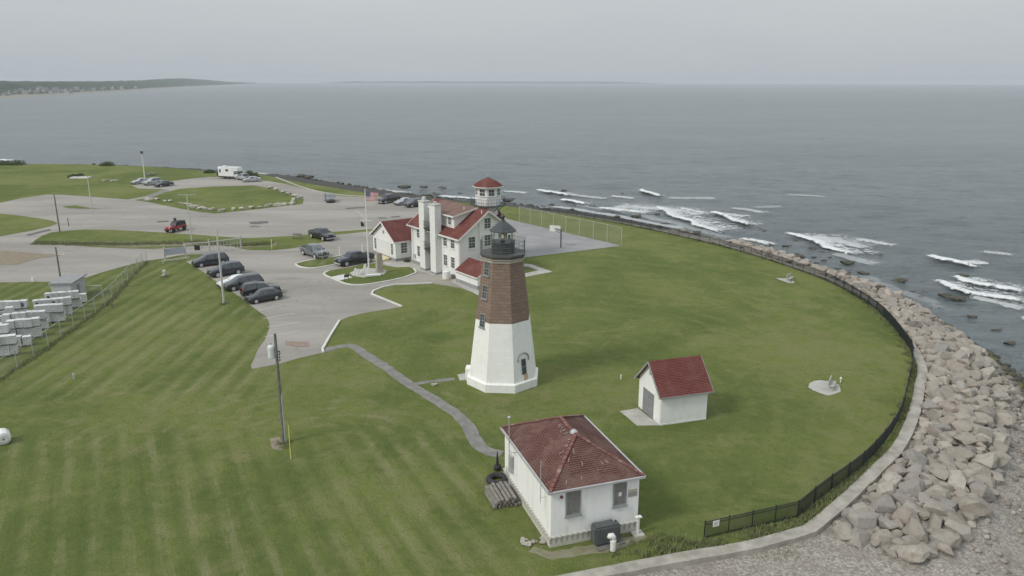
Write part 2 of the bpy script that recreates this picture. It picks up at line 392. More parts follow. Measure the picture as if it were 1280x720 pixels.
# smooth the water line so that it never folds
for _ in range(3):
    S0 = [S0[0]] + [(S0[i-1] + S0[i]*2 + S0[i+1])/4 for i in range(1, len(S0)-1)] + [S0[-1]]
EE = crom(E0, 8); SS = crom(S0, 8); NS = len(EE)
def bz(t, s=0):
    t = max(t, 0); e = max(0, t-.30)/.70
    return -.25 - .7*min(t, 1.4) - 4.05*e**1.05
def beach_pt(s, t):
    i = min(int(s), NS-2); f = s - i
    a = EE[i].lerp(EE[i+1], f); b = SS[i].lerp(SS[i+1], f)
    p = a + (b-a)*t
    z = bz(t)
    if t > .02: z += (mnoise.noise((p.x*.13, p.y*.13, 0))*.55 + mnoise.noise((p.x*.5, p.y*.5, 4))*.22)*min(1, t*5)
    return Vector((p.x, p.y, z))
def build_beach():
    ts = [-.04, 0, .03, .07] + [0.07 + .04*i for i in range(1, 34)]
    sub = 3; ns = (NS-1)*sub + 1; vs = []; fs = []
    for i in range(ns):
        for t in ts: vs.append(beach_pt(i/sub, t))
    n = len(ts)
    for i in range(ns-1):
        for j in range(n-1): fs.append((i*n+j, (i+1)*n+j, (i+1)*n+j+1, i*n+j+1))
    m = newmat('beach_gravel', .9, .25); g = NB(m); tc = g.n('TexCoord').outputs['Object']; sep = g.n('SeparateXYZ'); g.l(tc, sep.inputs[0]); Z = sep.outputs[2]
    vor = g.n('TexVoronoi'); vor.inputs['Scale'].default_value = 7.5; g.l(tc, vor.inputs['Vector'])
    vs2 = g.n('TexVoronoi'); vs2.inputs['Scale'].default_value = 2.2; g.l(tc, vs2.inputs['Vector'])
    sp = g.n('SeparateColor'); g.l(vor.outputs['Color'], sp.inputs[0])
    c = g.mix(sp.outputs[0], (.21, .19, .165), (.42, .39, .345))
    c = g.mix(g.math('MULTIPLY', g.mr(vor.outputs['Distance'], .45, .8), .5), c, (.2, .18, .15))
    c = g.mix(g.math('MULTIPLY', g.mr(g.noise(tc, .5, 5, .65), .45, .7), .55), c, (.22, .19, .155))
    wob = g.math('MULTIPLY', g.math('SUBTRACT', g.noise(tc, .25, 5, .6), .5), 2.4)
    zz = g.math('ADD', Z, wob); Yb = sep.outputs[1]; zz = g.math('SUBTRACT', zz, g.mr(Yb, 122, 150, 0, 3.8))
    c = g.mix(g.mr(zz, -2.5, -3.9), c, (.075, .072, .064))
    alg = g.math('MULTIPLY', g.math('MULTIPLY', g.mr(zz, -5.1, -4.6), g.mr(zz, -3.3, -3.9)), g.math('MULTIPLY', g.mr(g.noise(tc, .6, 4, .7), .46, .6), g.mr(Yb, 105, 80)))
    c = g.mix(g.math('MULTIPLY', alg, .8), c, (.13, .14, .045))
    g.l(c, g.b.inputs['Base Color']); h = g.math('ADD', g.math('MULTIPLY', vor.outputs['Distance'], -.6), g.math('MULTIPLY', g.noise(tc, 3, 5, .7), 1.0)); g.bump(h, .06)
    mb = MB(); mb.add(vs, fs); o = mb.build('beach', m, smooth=True); struct(o)
build_beach()

land = dense([p.xy for p in crom(E0, 4)], 3, 0, closed=False) + [Vector((0, 5)), Vector((-60, -60)), Vector((-420, -60)), Vector((-520, 250))]
struct(sheet('lawn', [(p.x, p.y) for p in land], M['lawn'], 0.0, 6, 0, world=True))
mb = MB(); mb.box(-520, -20, -100, 5, -3, -.02); 

# ---- sea: one polar sheet out to the horizon with real waves on the near part
def build_sea():
    rad = np.concatenate([np.linspace(30, 60, 8)[:-1], np.exp(np.linspace(math.log(60), math.log(700), 430))[:-1], np.exp(np.linspace(math.log(700), math.log(12500), 70))])
    ang = np.concatenate([np.linspace(-180, -46, 30)[:-1], np.linspace(-46, 46, 460)[:-1], np.linspace(46, 180, 30)])
    A = np.radians(90 - ang); r, a = np.meshgrid(rad, A, indexing='ij'); X = r*np.cos(a); Y = r*np.sin(a); Z = np.zeros_like(X)
    main = math.radians(248)      # direction the waves travel
    fade = np.clip((700 - r)/500, 0, 1)
    for k in range(26):
        L = 2.0*(1.115**k); th = main + RN.normal()*.55; ph = RN.uniform(0, 6.28); kk = 2*math.pi/L
        s = np.sin(kk*(X*math.cos(th) + Y*math.sin(th)) + ph + .8*np.sin((X*math.sin(th) - Y*math.cos(th))*kk*.21 + ph*2))
        Z += (1 - np.abs(s)*1.25)*.020*L**.5*np.clip((700*L/30 - r)/(300*L/30), 0, 1)
    Z = Z*fade + SEA
    nr, na = X.shape; v = np.stack([X, Y, Z], -1).reshape(-1, 3)
    i, j = np.meshgrid(np.arange(nr-1), np.arange(na-1), indexing='ij'); q = (i*na + j).ravel()
    f = np.stack([q, q+1, q+na+1, q+na], -1)[:, ::-1]
    me = bpy.data.meshes.new('sea'); me.vertices.add(len(v)); me.vertices.foreach_set('co', v.ravel().astype(np.float32))
    me.loops.add(f.size); me.loops.foreach_set('vertex_index', f.ravel().astype(np.int32)); me.polygons.add(len(f))
    me.polygons.foreach_set('loop_start', (np.arange(len(f))*4).astype(np.int32)); me.polygons.foreach_set('loop_total', np.full(len(f), 4, np.int32))
    me.update(calc_edges=True); me.polygons.foreach_set('use_smooth', np.ones(len(f), bool))
    if me.polygons[0].normal.z < 0: me.flip_normals()
    m = newmat('sea_water', .20, .5); g = NB(m); tc = g.n('TexCoord').outputs['Object']
    mp = g.n('Mapping'); mp.inputs['Rotation'].default_value = (0, 0, R(-22)); mp.inputs['Scale'].default_value = (.45, 1, 1); g.l(tc, mp.inputs[0])
    n1 = g.noise(mp.outputs[0], 1.0, 5, .75, .5); n2 = g.noise(mp.outputs[0], .20, 6, .72, .6); n3 = g.noise(mp.outputs[0], .012, 5, .6)
    ln = g.n('VectorMath', operation='LENGTH'); g.l(tc, ln.inputs[0]); D = ln.outputs['Value']
    h = g.math('ADD', g.math('MULTIPLY', n1, g.mr(D, 100, 900, .9, .5)), g.math('MULTIPLY', n2, g.mr(D, 100, 1500, 2.0, 5.0)))
    g.bump(h, 1.0, .85)
    c = g.mix(g.mr(n3, .35, .65), (.122, .148, .152), (.148, .176, .180))
    c = g.mix(g.math('MULTIPLY', g.mr(g.noise(mp.outputs[0], .09, 7, .78), .48, .66), .55), c, (.066, .084, .088))
    c = g.mix(g.math('MULTIPLY', g.mr(g.noise(mp.outputs[0], .55, 6, .8, .4), .52, .66), g.mr(D, 80, 1500, .9, .6)), c, (.040, .056, .064))  # dark flecks put into the colour for the shaded sides of small chop
    g.l(c, g.b.inputs['Base Color']); me.materials.append(m)
    struct(link('sea', me))
build_sea()

# ---- foam of the breaking waves (too ragged to count): low white ridges with lacy tails
def foam_mat():
    m = newmat('sea_foam', .7, .3); g = NB(m); g.b.inputs['Base Color'].default_value = (.74, .76, .76, 1)
    at = g.n('Attribute', attribute_name='foam'); sp = g.n('SeparateColor'); g.l(at.outputs['Color'], sp.inputs[0]); v, edge, kind = sp.outputs[0], sp.outputs[1], sp.outputs[2]
    tc = g.n('TexCoord').outputs['Object']
    nz = g.noise(tc, .55, 6, .75, 1.0); nb = g.noise(tc, 1.8, 4, .7)
    n = g.math('ADD', g.math('MULTIPLY', nz, .65), g.math('MULTIPLY', nb, .35))
    dens = g.math('MULTIPLY', v, edge)
    a = g.mr(g.math('ADD', dens, g.math('MULTIPLY', g.math('SUBTRACT', n, .5), 3.0)), .36, 1.0)
    a = g.math('MULTIPLY', a, g.mr(dens, .0, .12))
    a = g.math('MULTIPLY', a, kind)
    g.l(a, g.b.inputs['Alpha']); g.bump(nb, .3); return m
FV = []; FF = []; FC = []
def foam(pts, back, peak=.55, alpha=1.0, front=.8, ragged=1.0):
    """pts: photo points of the crest, back: metres of lacy water left behind it (seaward)"""
    w = resample(crom([G(x, y, SEA) for x, y in pts], 8), .9); n = len(w)
    if n < 3: return
    ks = [-front, 0, .5, 1.1] + [1.1 + (back-1.1)*j/7 for j in range(1, 8)]
    o = len(FV)
    for i, p in enumerate(w):
        d = (w[min(i+1, n-1)] - w[max(i-1, 0)]).normalized(); nn = Vector((-d.y, d.x, 0))
        if nn.dot(Vector((.35, 1, 0))) < 0: nn = -nn
        e = min(1, i/(n*.12+1), (n-1-i)/(n*.12+1)); wob = mnoise.noise((p.x*.11, p.y*.11, 1))*1.6*ragged + mnoise.noise((p.x*.4, p.y*.4, 7))*.6*ragged
        for k in ks:
            q = p + nn*(k + wob); t = max(0, (k-.4)/(back)); hgt = peak*math.exp(-((k-.15)/1.0)**2)*e
            dn = (1.15 if 0 <= k <= 2.2 else (0 if k < 0 else 1.0*max(0, 1-t)**.8*.86))
            FV.append((q.x, q.y, SEA + .22 + hgt + .25*(k > 0)*(1-t))); FC.append((min(dn, 1), e, alpha, 1))
    m = len(ks)
    for i in range(n-1):
        for j in range(m-1): FF.append((o+i*m+j, o+(i+1)*m+j, o+(i+1)*m+j+1, o+i*m+j+1))
foam([(664, 239), (690, 244), (712, 248)], 9, .6)
foam([(699, 251), (720, 256), (740, 259)], 7, .6)
foam([(743, 261), (775, 266), (815, 271)], 22, .5, .9)
foam([(797, 239), (812, 245), (830, 249)], 6, .8)
foam([(826, 249), (860, 250), (905, 250)], 7, .1, .4)
foam([(815, 258), (840, 272), (880, 287), (916, 297)], 15, .5, .95)
foam([(880, 267), (905, 274), (926, 281), (949, 287)], 10, .8)
foam([(884, 270), (915, 271), (940, 275)], 6, .2, .7)
foam([(920, 300), (940, 304), (962, 311)], 4, .25, .9)
foam([(970, 292), (995, 299), (1022, 308), (1066, 325)], 12, .5)
foam([(1000, 296), (1040, 304), (1095, 316)], 13, .1, .62)
foam([(1155, 321), (1180, 328), (1212, 336), (1226, 340)], 6, .7)
foam([(1200, 330), (1225, 332), (1248, 333)], 6, .2, .8)
foam([(1156, 351), (1190, 362), (1215, 373), (1262, 378), (1310, 387)], 10, .6)
foam([(1179, 346), (1205, 356), (1235, 362), (1300, 374)], 10, .6)
foam([(1268, 402), (1290, 405), (1330, 410)], 4, .3, .9)
foam([(545, 246), (565, 249), (600, 252), (640, 255)], 9, .4, .9)
foam([(620, 241), (650, 242), (668, 243)], 5, .2, .6)
foam([(975, 245), (1000, 246), (1040, 248)], 5, .1, .3)
foam([(940, 262), (960, 261), (985, 259)], 4, .1, .28)
foam([(-40, 202), (0, 202), (14, 203)], 10, .5)
foam([(260, 214), (300, 217), (330, 220), (360, 224)], 7, .2, .6)
foam([(370, 226), (420, 234), (470, 240), (530, 243)], 7, .2, .55)
foam([(650, 262), (700, 262), (760, 271), (830, 284), (880, 293)], 4, .1, .5)
foam([(845, 262), (865, 266), (890, 270)], 5, .3, .7)
foam([(905, 262), (930, 264), (960, 270)], 6, .2, .5)
foam([(1060, 300), (1090, 306), (1125, 312)], 6, .3, .6)
foam([(760, 246), (780, 249), (800, 251)], 5, .3, .6)
foam([(1215, 316), (1240, 320), (1275, 322)], 5, .2, .5)
foam([(700, 244), (730, 248), (765, 251)], 6, .2, .45)
foam([(1060, 343), (1120, 365), (1180, 397)], 3, .1, .22)
foam([(760, 262), (800, 262), (850, 266), (880, 274)], 14, .1, .6)
foam([(1200, 372), (1240, 380), (1300, 392)], 9, .1, .6)
foam([(1030, 318), (1080, 330), (1110, 336)], 6, .1, .4)
foam([(700, 256), (760, 264), (820, 276), (870, 290), (930, 306)], 6, .1, .3)
me = bpy.data.meshes.new('foam'); me.from_pydata(FV, [], FF); ca = me.color_attributes.new('foam', 'FLOAT_COLOR', 'POINT')
for i, c in enumerate(FC): ca.data[i].color = c
for p in me.polygons: p.use_smooth = True
me.materials.append(foam_mat()); o = link('sea_foam', me); stuff(o)

# ---- paved ground and grass islands (photo outlines turned into ground outlines)
ALL = [(-330, 300), (-120, 268), (0, 253.6), (29, 247.4), (58, 243.5), (78, 243.5), (116.7, 246.2), (160, 249.3), (181, 245.5), (206, 236.6), (172, 235.5), (165, 231.5), (190, 227), (217, 226.2),
       (241, 223), (262, 221), (300, 221.6), (337, 226.6), (355, 229.6), (390, 237.8), (415.5, 244.3), (456.5, 247.2), (478, 249.2), (540, 257), (600, 265), (632, 272), (640, 300), (645, 330),
       (612, 372), (600, 369), (575, 360), (540, 354.3), (494.6, 356.3), (479, 359.2), (467, 364), (464.4, 368), (502.3, 383.5), (479, 387.4), (455.6, 391.3), (436, 396), (424.5, 401), (413, 419.5),
       (403, 437), (403, 441), (370, 448.7), (350.6, 454.5), (314.6, 461.3), (313.6, 456.5), (321.4, 439), (333, 421), (337, 410), (336, 402), (332, 395), (319.5, 386.4), (306.7, 376.7), (286.7, 361.7),
       (265, 348.3), (246.7, 335), (233.3, 327.5), (240, 325), (271, 320), (270, 317.5), (230, 318.3), (203, 323.3), (183, 325.8), (160, 331.4), (136, 338), (109, 346.6), (74, 352), (0, 353), (-330, 356)]
struct(sheet('parking_lot', ALL, M['asphalt'], .012))
struct(sheet('grass_island', [(188.5, 247.5), (207, 240), (225, 236), (262, 233.5), (316, 231.8), (343, 236.5), (367, 244), (380, 249), (378, 255), (343, 259), (302, 264), (268, 267), (249, 265), (221, 260), (185, 252.5), (168, 250)], M['lawn'], .03))
struct(sheet('grass_island', [(-330, 268), (-100, 264), (0, 267.2), (19.5, 269), (48.6, 273), (66, 276), (72, 279), (64, 282.8), (39, 288.6), (0, 295.4), (-100, 312), (-330, 340)], M['lawn'], .03))
STRIP = [(42, 302), (52, 295), (64, 290.6), (83.7, 288.5), (107, 287), (140, 287.5), (190, 290), (240, 293.3), (290, 296.7), (310, 298), (364.7, 295), (388, 293), (415, 290), (468, 286.3), (480, 286), (480, 288), (466, 288.8),
         (415.5, 294), (403.7, 303), (390, 305.8), (364.7, 310.7), (339, 313), (310, 312.7), (303, 311), (280, 306), (230, 308.5), (190, 311.3), (160, 310.6), (116.7, 309), (81.7, 306)]
struct(sheet('grass_strip', STRIP, M['lawn'], .03))
ISLN = [(369.4, 330.6), (373.7, 333.7), (385, 335.6), (397.5, 335), (415, 331.9), (440, 326.5), (462, 321.5), (462, 318.5), (435, 319), (416, 322), (401, 323.7), (380, 327.5)]
ISLM = [(405, 343.3), (416.7, 349), (433.3, 355.6), (450, 356.7), (466.7, 355), (489, 351), (505.5, 347.2), (516.7, 342.8), (520, 341), (517, 336.5), (511, 334.4), (495.5, 335), (484, 333), (469, 330), (455, 331), (439, 335), (411, 339)]
for isl in (ISLN, ISLM): struct(sheet('grass_island', isl, M['lawn'], .004, 1.0, .0, thick=.11))
kerbs = [ISLN + [ISLN[0]], [ISLM[i] for i in (16, 0, 1, 2, 3, 4, 5, 6, 7, 8, 9)], [(540, 354.3), (494.6, 356.3), (479, 359.2), (467, 364), (464.4, 368), (502.3, 383.5)], [(424.5, 401), (413, 419.5), (403, 437), (404, 441)]]
for i, k in enumerate(kerbs):
    pts = [G(*q) for q in k]
    struct(strip('kerb', crom(pts, 3) if i < 2 else pts, .24, M['kerb'], -.02, .15))
pts = crom([G(*q) for q in [(345, 222), (380, 235), (416, 243), (457, 246.3), (478, 248)]], 4)
struct(strip('kerb', pts, .35, M['concrete'], -.02, .2))
struct(sheet('court', [(617, 272), (630, 273), (769, 305.4), (776, 307.6), (656, 322), (600, 330), (575, 300)], M['court'], .030, 2, .03))
struct(sheet('footpath', [(545, 331), (540, 338), (560, 350), (603, 372), (612, 371), (580, 352)], M['concrete'], .02, 1, .02))
struct(sheet('footpath', [(484, 333), (495, 335), (511, 334.4), (517, 336.5), (545, 345), (556, 343), (520, 330), (515, 325), (495, 327), (478, 328)], M['concrete'], .024, 1, .02))
# angular walk behind the lighthouse
for poly in ([(640, 328.5), (664, 330.5), (691, 340), (656, 346.5), (640, 348), (640, 344.5), (656, 342), (673, 338), (661, 333.8), (640, 332)],):
    struct(sheet('footpath', poly, M['concrete'], .03, .8, .02))
pathc = crom([G(*q) for q in [(402, 439), (415, 435.5), (427, 433), (441, 433), (455, 442), (480, 457.5), (512.5, 481), (540, 497.5), (570, 517.5), (585, 532.5), (595, 552), (607, 563), (627, 568)]], 6)
struct(strip('footpath', resample(pathc, .5), 1.05, M['path'], -.05, .022, jit=.07))
struct(strip('footpath', resample(crom([G(*q) for q in [(515, 480.5), (530, 478), (550, 475.5), (574, 473)]], 4), .5), .6, M['path'], -.05, .016, jit=.08))
struct(sheet('doorstep', [(572, 469.5), (586, 467), (589, 475), (575, 476.5)], M['concrete'], -.02, 1, 0, thick=.13))
# worn and dark patches in the asphalt
for name, poly, mt in [('dark_patch', [(311, 277.5), (335, 276.5), (335.5, 279), (322, 280.3), (313, 280)], 'puddle'), ('dark_patch', [(196, 276.5), (211, 275.8), (211, 277.5), (197, 278.3)], 'puddle'),
                       ('dark_patch', [(432, 260), (456, 258.6), (456, 259.8), (433, 261.6)], 'puddle'), ('dark_patch', [(472, 272), (483, 271.8), (483, 273.2), (474, 273.4)], 'puddle'), ('dark_patch', [(488, 270.8), (500, 270), (500, 271.4), (489, 272)], 'puddle'),
                       ('dark_patch', [(312, 282.3), (326, 282.6), (324, 283.8), (314, 283.6)], 'puddle'), ('dark_patch', [(32, 293.5), (62, 286.2), (64, 288), (36, 295)], 'puddle'),
                       ('rust_patch', [(356, 426.5), (385, 428), (387, 433), (372, 434), (357, 431)], 'rustypatch'), ('sandy_patch', [(-40, 314), (10, 314), (50, 317), (78, 319), (50, 323), (20, 331), (-40, 331)], 'dirt'),
                       ('grass_island', [(77, 258), (95, 257), (112, 260), (124, 261), (100, 261), (84, 260)], 'grass')]:
    struct(sheet(name, poly, M[mt], .034, .8, .05))
# painted bay lines, worn almost away
for (a, b) in [((322, 388), (352, 382)), ((330, 398), (368, 391.5)), ((334, 409), (375, 402.5)), ((331, 421), (372, 414))]:
    p, q = G(*a), G(*b); struct(strip('bay_line', [p, q], .12, mat('faded_paint', (.46, .455, .44), .9), .0, .0165))
struct(sheet('bare_ground', [(668, 683), (690, 690), (800, 668), (815, 672), (770, 688), (715, 697), (690, 700), (660, 690)], mat('trampled_ground', (.17, .165, .085), .95, (.25, .235, .17), 1.4, .02, 8), .005, .5, .1))
struct(sheet('bare_ground', [(336, 548), (350, 546), (355, 556), (352, 563), (340, 561)], M['dirt'], .006, .3, .06))

# ---- far shore with woods and houses
def far_shore():
    pts = [(-420, 128, 86), (-200, 126, 92), (-60, 125, 100), (0, 123.5, 101), (60, 120, 101.5), (110, 117, 101.5), (160, 114, 101), (190, 111.6, 99.5), (225, 109.2, 98), (255, 107.6, 99.5), (285, 106.2, 102), (320, 105.0, 103.4)]
    cc = crom([Vector(q) for q in pts], 26); rows = 44; fs = []; vs = []
    def tz(q, t):
        p = G(q.x, q.y, SEA); dirv = Vector((p.x, p.y, 0)).normalized(); D = p.xy.length; w = p + dirv*(min(2600, D*.85)*t); w.z = 0
        top = hz(w, q.z); e = min(1, max(0, (t-.12)/.6)); e = e*e*(3-2*e)
        cn = abs(mnoise.noise((w.x*.012, w.y*.012, 0)))*6 + mnoise.noise((w.x*.03, w.y*.03, 3))*6
        zz = SEA + .4 + min(1.0, t*25)*1.4 + (max(top, -3)-SEA-5)*e + max(0, cn)*(.35 + .5*e)*min(1, max(0, (t-.05)*12))
        return Vector((w.x, w.y, zz if t > 0 else SEA-1))
    for q in cc:
        for j in range(rows): vs.append(tuple(tz(q, j/(rows-1))))
    m_ = len(cc)
    for i in range(m_-1):
        for j in range(rows-1): fs.append((i*rows+j, i*rows+j+1, (i+1)*rows+j+1, (i+1)*rows+j))
    m = newmat('far_woodland', .95, .1); g = NB(m); tc = g.n('TexCoord').outputs['Object']; sep = g.n('SeparateXYZ'); g.l(tc, sep.inputs[0])
    c = g.mix(g.mr(g.noise(tc, .012, 5, .7), .4, .62), (.034, .046, .030), (.062, .078, .048))
    c = g.mix(g.mr(sep.outputs[2], -2.2, -3.1), c, (.27, .255, .22)); g.l(c, g.b.inputs['Base Color'])
    mb = MB(); mb.add(vs, fs); struct(mb.build('far_shore_hills', m, smooth=True))
    rr = random.Random(3)
    spots = [(8, 119.5), (22, 116), (33, 118.5), (40, 115.2), (47, 117.5), (58, 114.5), (66, 117), (71, 113.8), (83, 115.2), (92, 113.6), (97, 112.6), (105, 114.8), (118, 112.8), (131, 112.3), (143, 111.8), (154, 111.6), (14, 117.6), (170, 110.5), (235, 108.2), (28, 114.5), (52, 112.8), (76, 116.2), (88, 117.2), (112, 115.2)]
    wm = mat('pale_far_wall', (.36, .36, .34), .8); rm = mat('grey_far_roof', (.20, .195, .19), .9)
    for k, (x, y) in enumerate(spots):
        q = min(cc, key=lambda c_: abs(c_.x - x)); t_ = .06
        while t_ < .6 and proj(tz(q, t_))[1] > y: t_ += .01
        p = tz(q, t_); s = .75 + rr.random()*.55; L_, W_, H_ = 11*s, 7*s, 4.6*s
        where = 'at the far left' if x < 18 else 'left of the woods' if x < 60 else 'in the middle of the low shore' if x < 110 else 'below the rise of the wooded hill' if x < 180 else 'alone at the foot of the wooded hill'
        t = thing('far_house', 'tiny pale house on the distant shore, ' + where, 'house', (p.x, p.y, p.z), rr.random()*3, 'houses on the distant shore')
        mb = MB(); mb.box(-L_/2, L_/2, -W_/2, W_/2, -3, H_); mb.build('wall', wm, t)
        mb = MB(); mb.add([(-L_/2-.4, -W_/2-.4, H_), (L_/2+.4, -W_/2-.4, H_), (L_/2+.4, W_/2+.4, H_), (-L_/2-.4, W_/2+.4, H_), (-L_/2-.4, 0, H_+3*s), (L_/2+.4, 0, H_+3*s)], [(0, 1, 5, 4), (2, 3, 4, 5), (0, 4, 3), (1, 2, 5), (0, 3, 2, 1)]); mb.build('roof', rm, t)
    # very low, far coast on the horizon
    mb = MB(); vs = []; fs = []
    for i in range(80):
        x = 400 + i*5.4; p = G(x, 104.9, SEA); dirv = Vector((p.x, p.y, 0)).normalized(); D = 11400
        hgt = 27 + 9*mnoise.noise((i*.13, 0, 0)) + 4*mnoise.noise((i*.5, 3, 0)); hgt *= min(1, i/8, (79-i)/10)
        a = dirv*D; b = dirv*(D+500); vs += [(a.x, a.y, SEA-1), (a.x, a.y, SEA+hgt*.5), (b.x, b.y, SEA+hgt)]
    for i in range(79):
        for j in range(2): fs.append((i*3+j, i*3+j+1, i*3+4+j, i*3+3+j))
    mb.add(vs, fs); struct(mb.build('far_coast_hills', mat('far_coast', (.08, .09, .07), 1)))
far_shore()

# ================================================================== SEAWALL, FENCE, ROCKS
W0 = [p for p in crom([G(*q) for q, w in ES[17:]], 8)]
W0 = [p.copy() for p in W0]
def offs(line, d):
    out = []
    for i, p in enumerate(line):
        a, b = line[max(i-1, 0)], line[min(i+1, len(line)-1)]; t = (b-a).normalized(); out.append(p + Vector((-t.y, t.x, 0))*d)
    return out
wl = resample(offs(W0, -.35), .8)
o = strip('seawall', wl, .85, M['seawall'], -1.3, .09, jit=.025, zj=.012)
tag(o, 'long low concrete seawall curving between the lawn and the boulders', 'seawall')

FENCE = [(676, 263.5), (740, 273.5), (800, 284.8), (850, 296), (900, 308), (950, 322), (1000, 339), (1040, 354.5), (1080, 378), (1105, 397.5), (1130, 428), (1140, 446), (1135, 481), (1121, 530), (1082, 580), (1030, 619), (992, 651)]
fl = resample(crom([G(*q) for q in FENCE], 10), 2.4)
fe_ = G(880, 674); fl2 = [fl[-1].lerp(fe_, k/4) for k in range(5)]
fl = fl + fl2[1:]
ft = thing('picket_fence', 'long black metal picket fence curving round the seaward edge of the lawn', 'fence', (fl[-1].x, fl[-1].y, 0))
o0 = Vector(ft.location)
pm = MB()
for z in (.16, .98, 1.16): pm.bar((0, 0, z), (2.4, 0, z), .045, .035)
for k in range(24): pm.bar((.05 + .1*k, 0, .06), (.05 + .1*k, 0, 1.16), .024)
panel_me = pm.mesh('fence_panel', M['black'])
pst = MB(); pst.box(-.035, .035, -.035, .035, -.2, 1.24); pst.add([(-.045, -.045, 1.24), (.045, -.045, 1.24), (.045, .045, 1.24), (-.045, .045, 1.24), (0, 0, 1.29)], [(0, 1, 4), (1, 2, 4), (2, 3, 4), (3, 0, 4), (3, 2, 1, 0)])
post_me = pst.mesh('fence_post', M['black'])
print('fence posts', len(fl))
for i in range(len(fl)):
    a = fl[i]
    link('fence_post', post_me, ft, a - o0)
    if i < len(fl)-1:
        b = fl[i+1]; d = b-a
        p = link('fence_panel', panel_me, ft, a - o0, math.atan2(d.y, d.x)); p.scale = (d.length/2.4, 1, 1)
t = thing('notice', 'small white notice fixed to the end panel of the black fence', 'sign', tuple(fl[-2].lerp(fl[-1], .55) + Vector((0, -.045, .92))), math.atan2((fl[-1]-fl[-2]).y, (fl[-1]-fl[-2]).x) + math.pi)
mb = MB(); mb.box(-.22, .22, 0, .02, -.2, .2); mb.build('board', M['trim'], t)
mb = MB()
for k in range(3): mb.box(-.15, .15-.05*k, -.008, .0, .08-.08*k, .105-.08*k)
mb.build('print', M['greytrim'], t)

# boulders of the revetment ------------------------------------------------------
def rock_mesh(seed, flat=.62, pts=17, elong=1.0):
    r = random.Random(seed); bm = bmesh.new(); vs = []
    for k in range(pts):
        v = Vector((r.gauss(0, 1), r.gauss(0, 1), r.gauss(0, 1))).normalized()
        m_ = max(abs(v.x), abs(v.y), abs(v.z)); v = v.lerp(v/m_, .5)*r.uniform(.88, 1.04)
        vs.append(bm.verts.new((v.x*elong, v.y*.92, v.z*flat)))
    g = bmesh.ops.convex_hull(bm, input=vs); 
    bmesh.ops.delete(bm, geom=[v for v in bm.verts if not v.link_faces], context='VERTS')
    bmesh.ops.dissolve_limit(bm, angle_limit=R(16), verts=bm.verts, edges=bm.edges)
    bmesh.ops.bevel(bm, geom=list(bm.edges), offset=.05, segments=2, profile=.55, affect='EDGES', clamp_overlap=True)
    bmesh.ops.triangulate(bm, faces=bm.faces)
    bmesh.ops.subdivide_edges(bm, edges=[e for e in bm.edges if e.calc_length() > .35], cuts=1)
    bm.normal_update()
    for v in bm.verts: v.co += v.normal*(mnoise.noise(v.co*2.2 + Vector((seed, 0, 0)))*.07 + mnoise.noise(v.co*6 + Vector((0, seed, 0)))*.02)
    bmesh.ops.recalc_face_normals(bm, faces=bm.faces)
    me = bpy.data.meshes.new('boulder'); bm.to_mesh(me); bm.free()
    for p in me.polygons: p.use_smooth = False
    return me
def rock_mat(name, stops, wet=True):
    m = newmat(name, .88, .25); g = NB(m); t = g.n('TexCoord'); tc = t.outputs['Object']; oi = g.n('ObjectInfo')
    cr = g.n('ValToRGB'); cr.color_ramp.interpolation = 'LINEAR'; els = cr.color_ramp.elements
    els[0].position = 0; els[0].color = (*stops[0], 1); els[1].position = 1; els[1].color = (*stops[-1], 1)
    for k, s_ in enumerate(stops[1:-1]): e = els.new((k+1)/(len(stops)-1)); e.color = (*s_, 1)
    g.l(oi.outputs['Random'], cr.inputs['Fac'])
    off = g.n('VectorMath', operation='ADD'); g.l(tc, off.inputs[0]); g.l(oi.outputs['Random'], off.inputs[1])
    c = g.mix(g.math('MULTIPLY', g.mr(g.noise(off.outputs[0], 2.2, 6, .7), .42, .68), .5), cr.outputs['Color'], (.20, .175, .15))
    c = g.mix(g.math('MULTIPLY', g.mr(g.noise(off.outputs[0], 11, 4, .7), .52, .7), .35), c, (.42, .38, .33))
    geo = g.n('NewGeometry'); sp = g.n('SeparateXYZ'); g.l(geo.outputs['Position'], sp.inputs[0])
    if wet:
        zz = g.math('ADD', sp.outputs[2], g.math('MULTIPLY', g.math('SUBTRACT', g.noise(geo.outputs['Position'], .3, 4), .5), 1.6))
        c = g.mix(g.mr(zz, -2.1, -3.7), c, (.075, .066, .054))
        alg = g.math('MULTIPLY', g.math('MULTIPLY', g.mr(zz, -4.0, -3.7), g.mr(zz, -3.0, -3.4)), g.mr(g.noise(geo.outputs['Position'], .9, 4), .47, .58))
        c = g.mix(g.math('MULTIPLY', alg, .7), c, (.17, .18, .06))
    g.l(c, g.b.inputs['Base Color']); g.bump(g.noise(off.outputs[0], 5, 6, .7), .07); return m
RM = rock_mat('granite', [(.28, .248, .208), (.36, .325, .275), (.31, .27, .23), (.27, .255, .238), (.43, .395, .335), (.31, .265, .228), (.36, .33, .285), (.225, .205, .182)])
RD = rock_mat('wet_dark_rock', [(.045, .043, .036), (.07, .065, .052), (.055, .058, .04)], False)
RL = rock_mat('pale_rock', [(.42, .40, .35), (.50, .47, .40), (.36, .33, .29)], False)
rmeshes = []
for k in range(16):
    me = rock_mesh(k*3+1, random.Random(k).uniform(.62, .9), random.Random(k).choice((16, 20, 26)), random.Random(k+50).uniform(1.0, 1.22)); me.materials.append(RM); rmeshes.append(me)
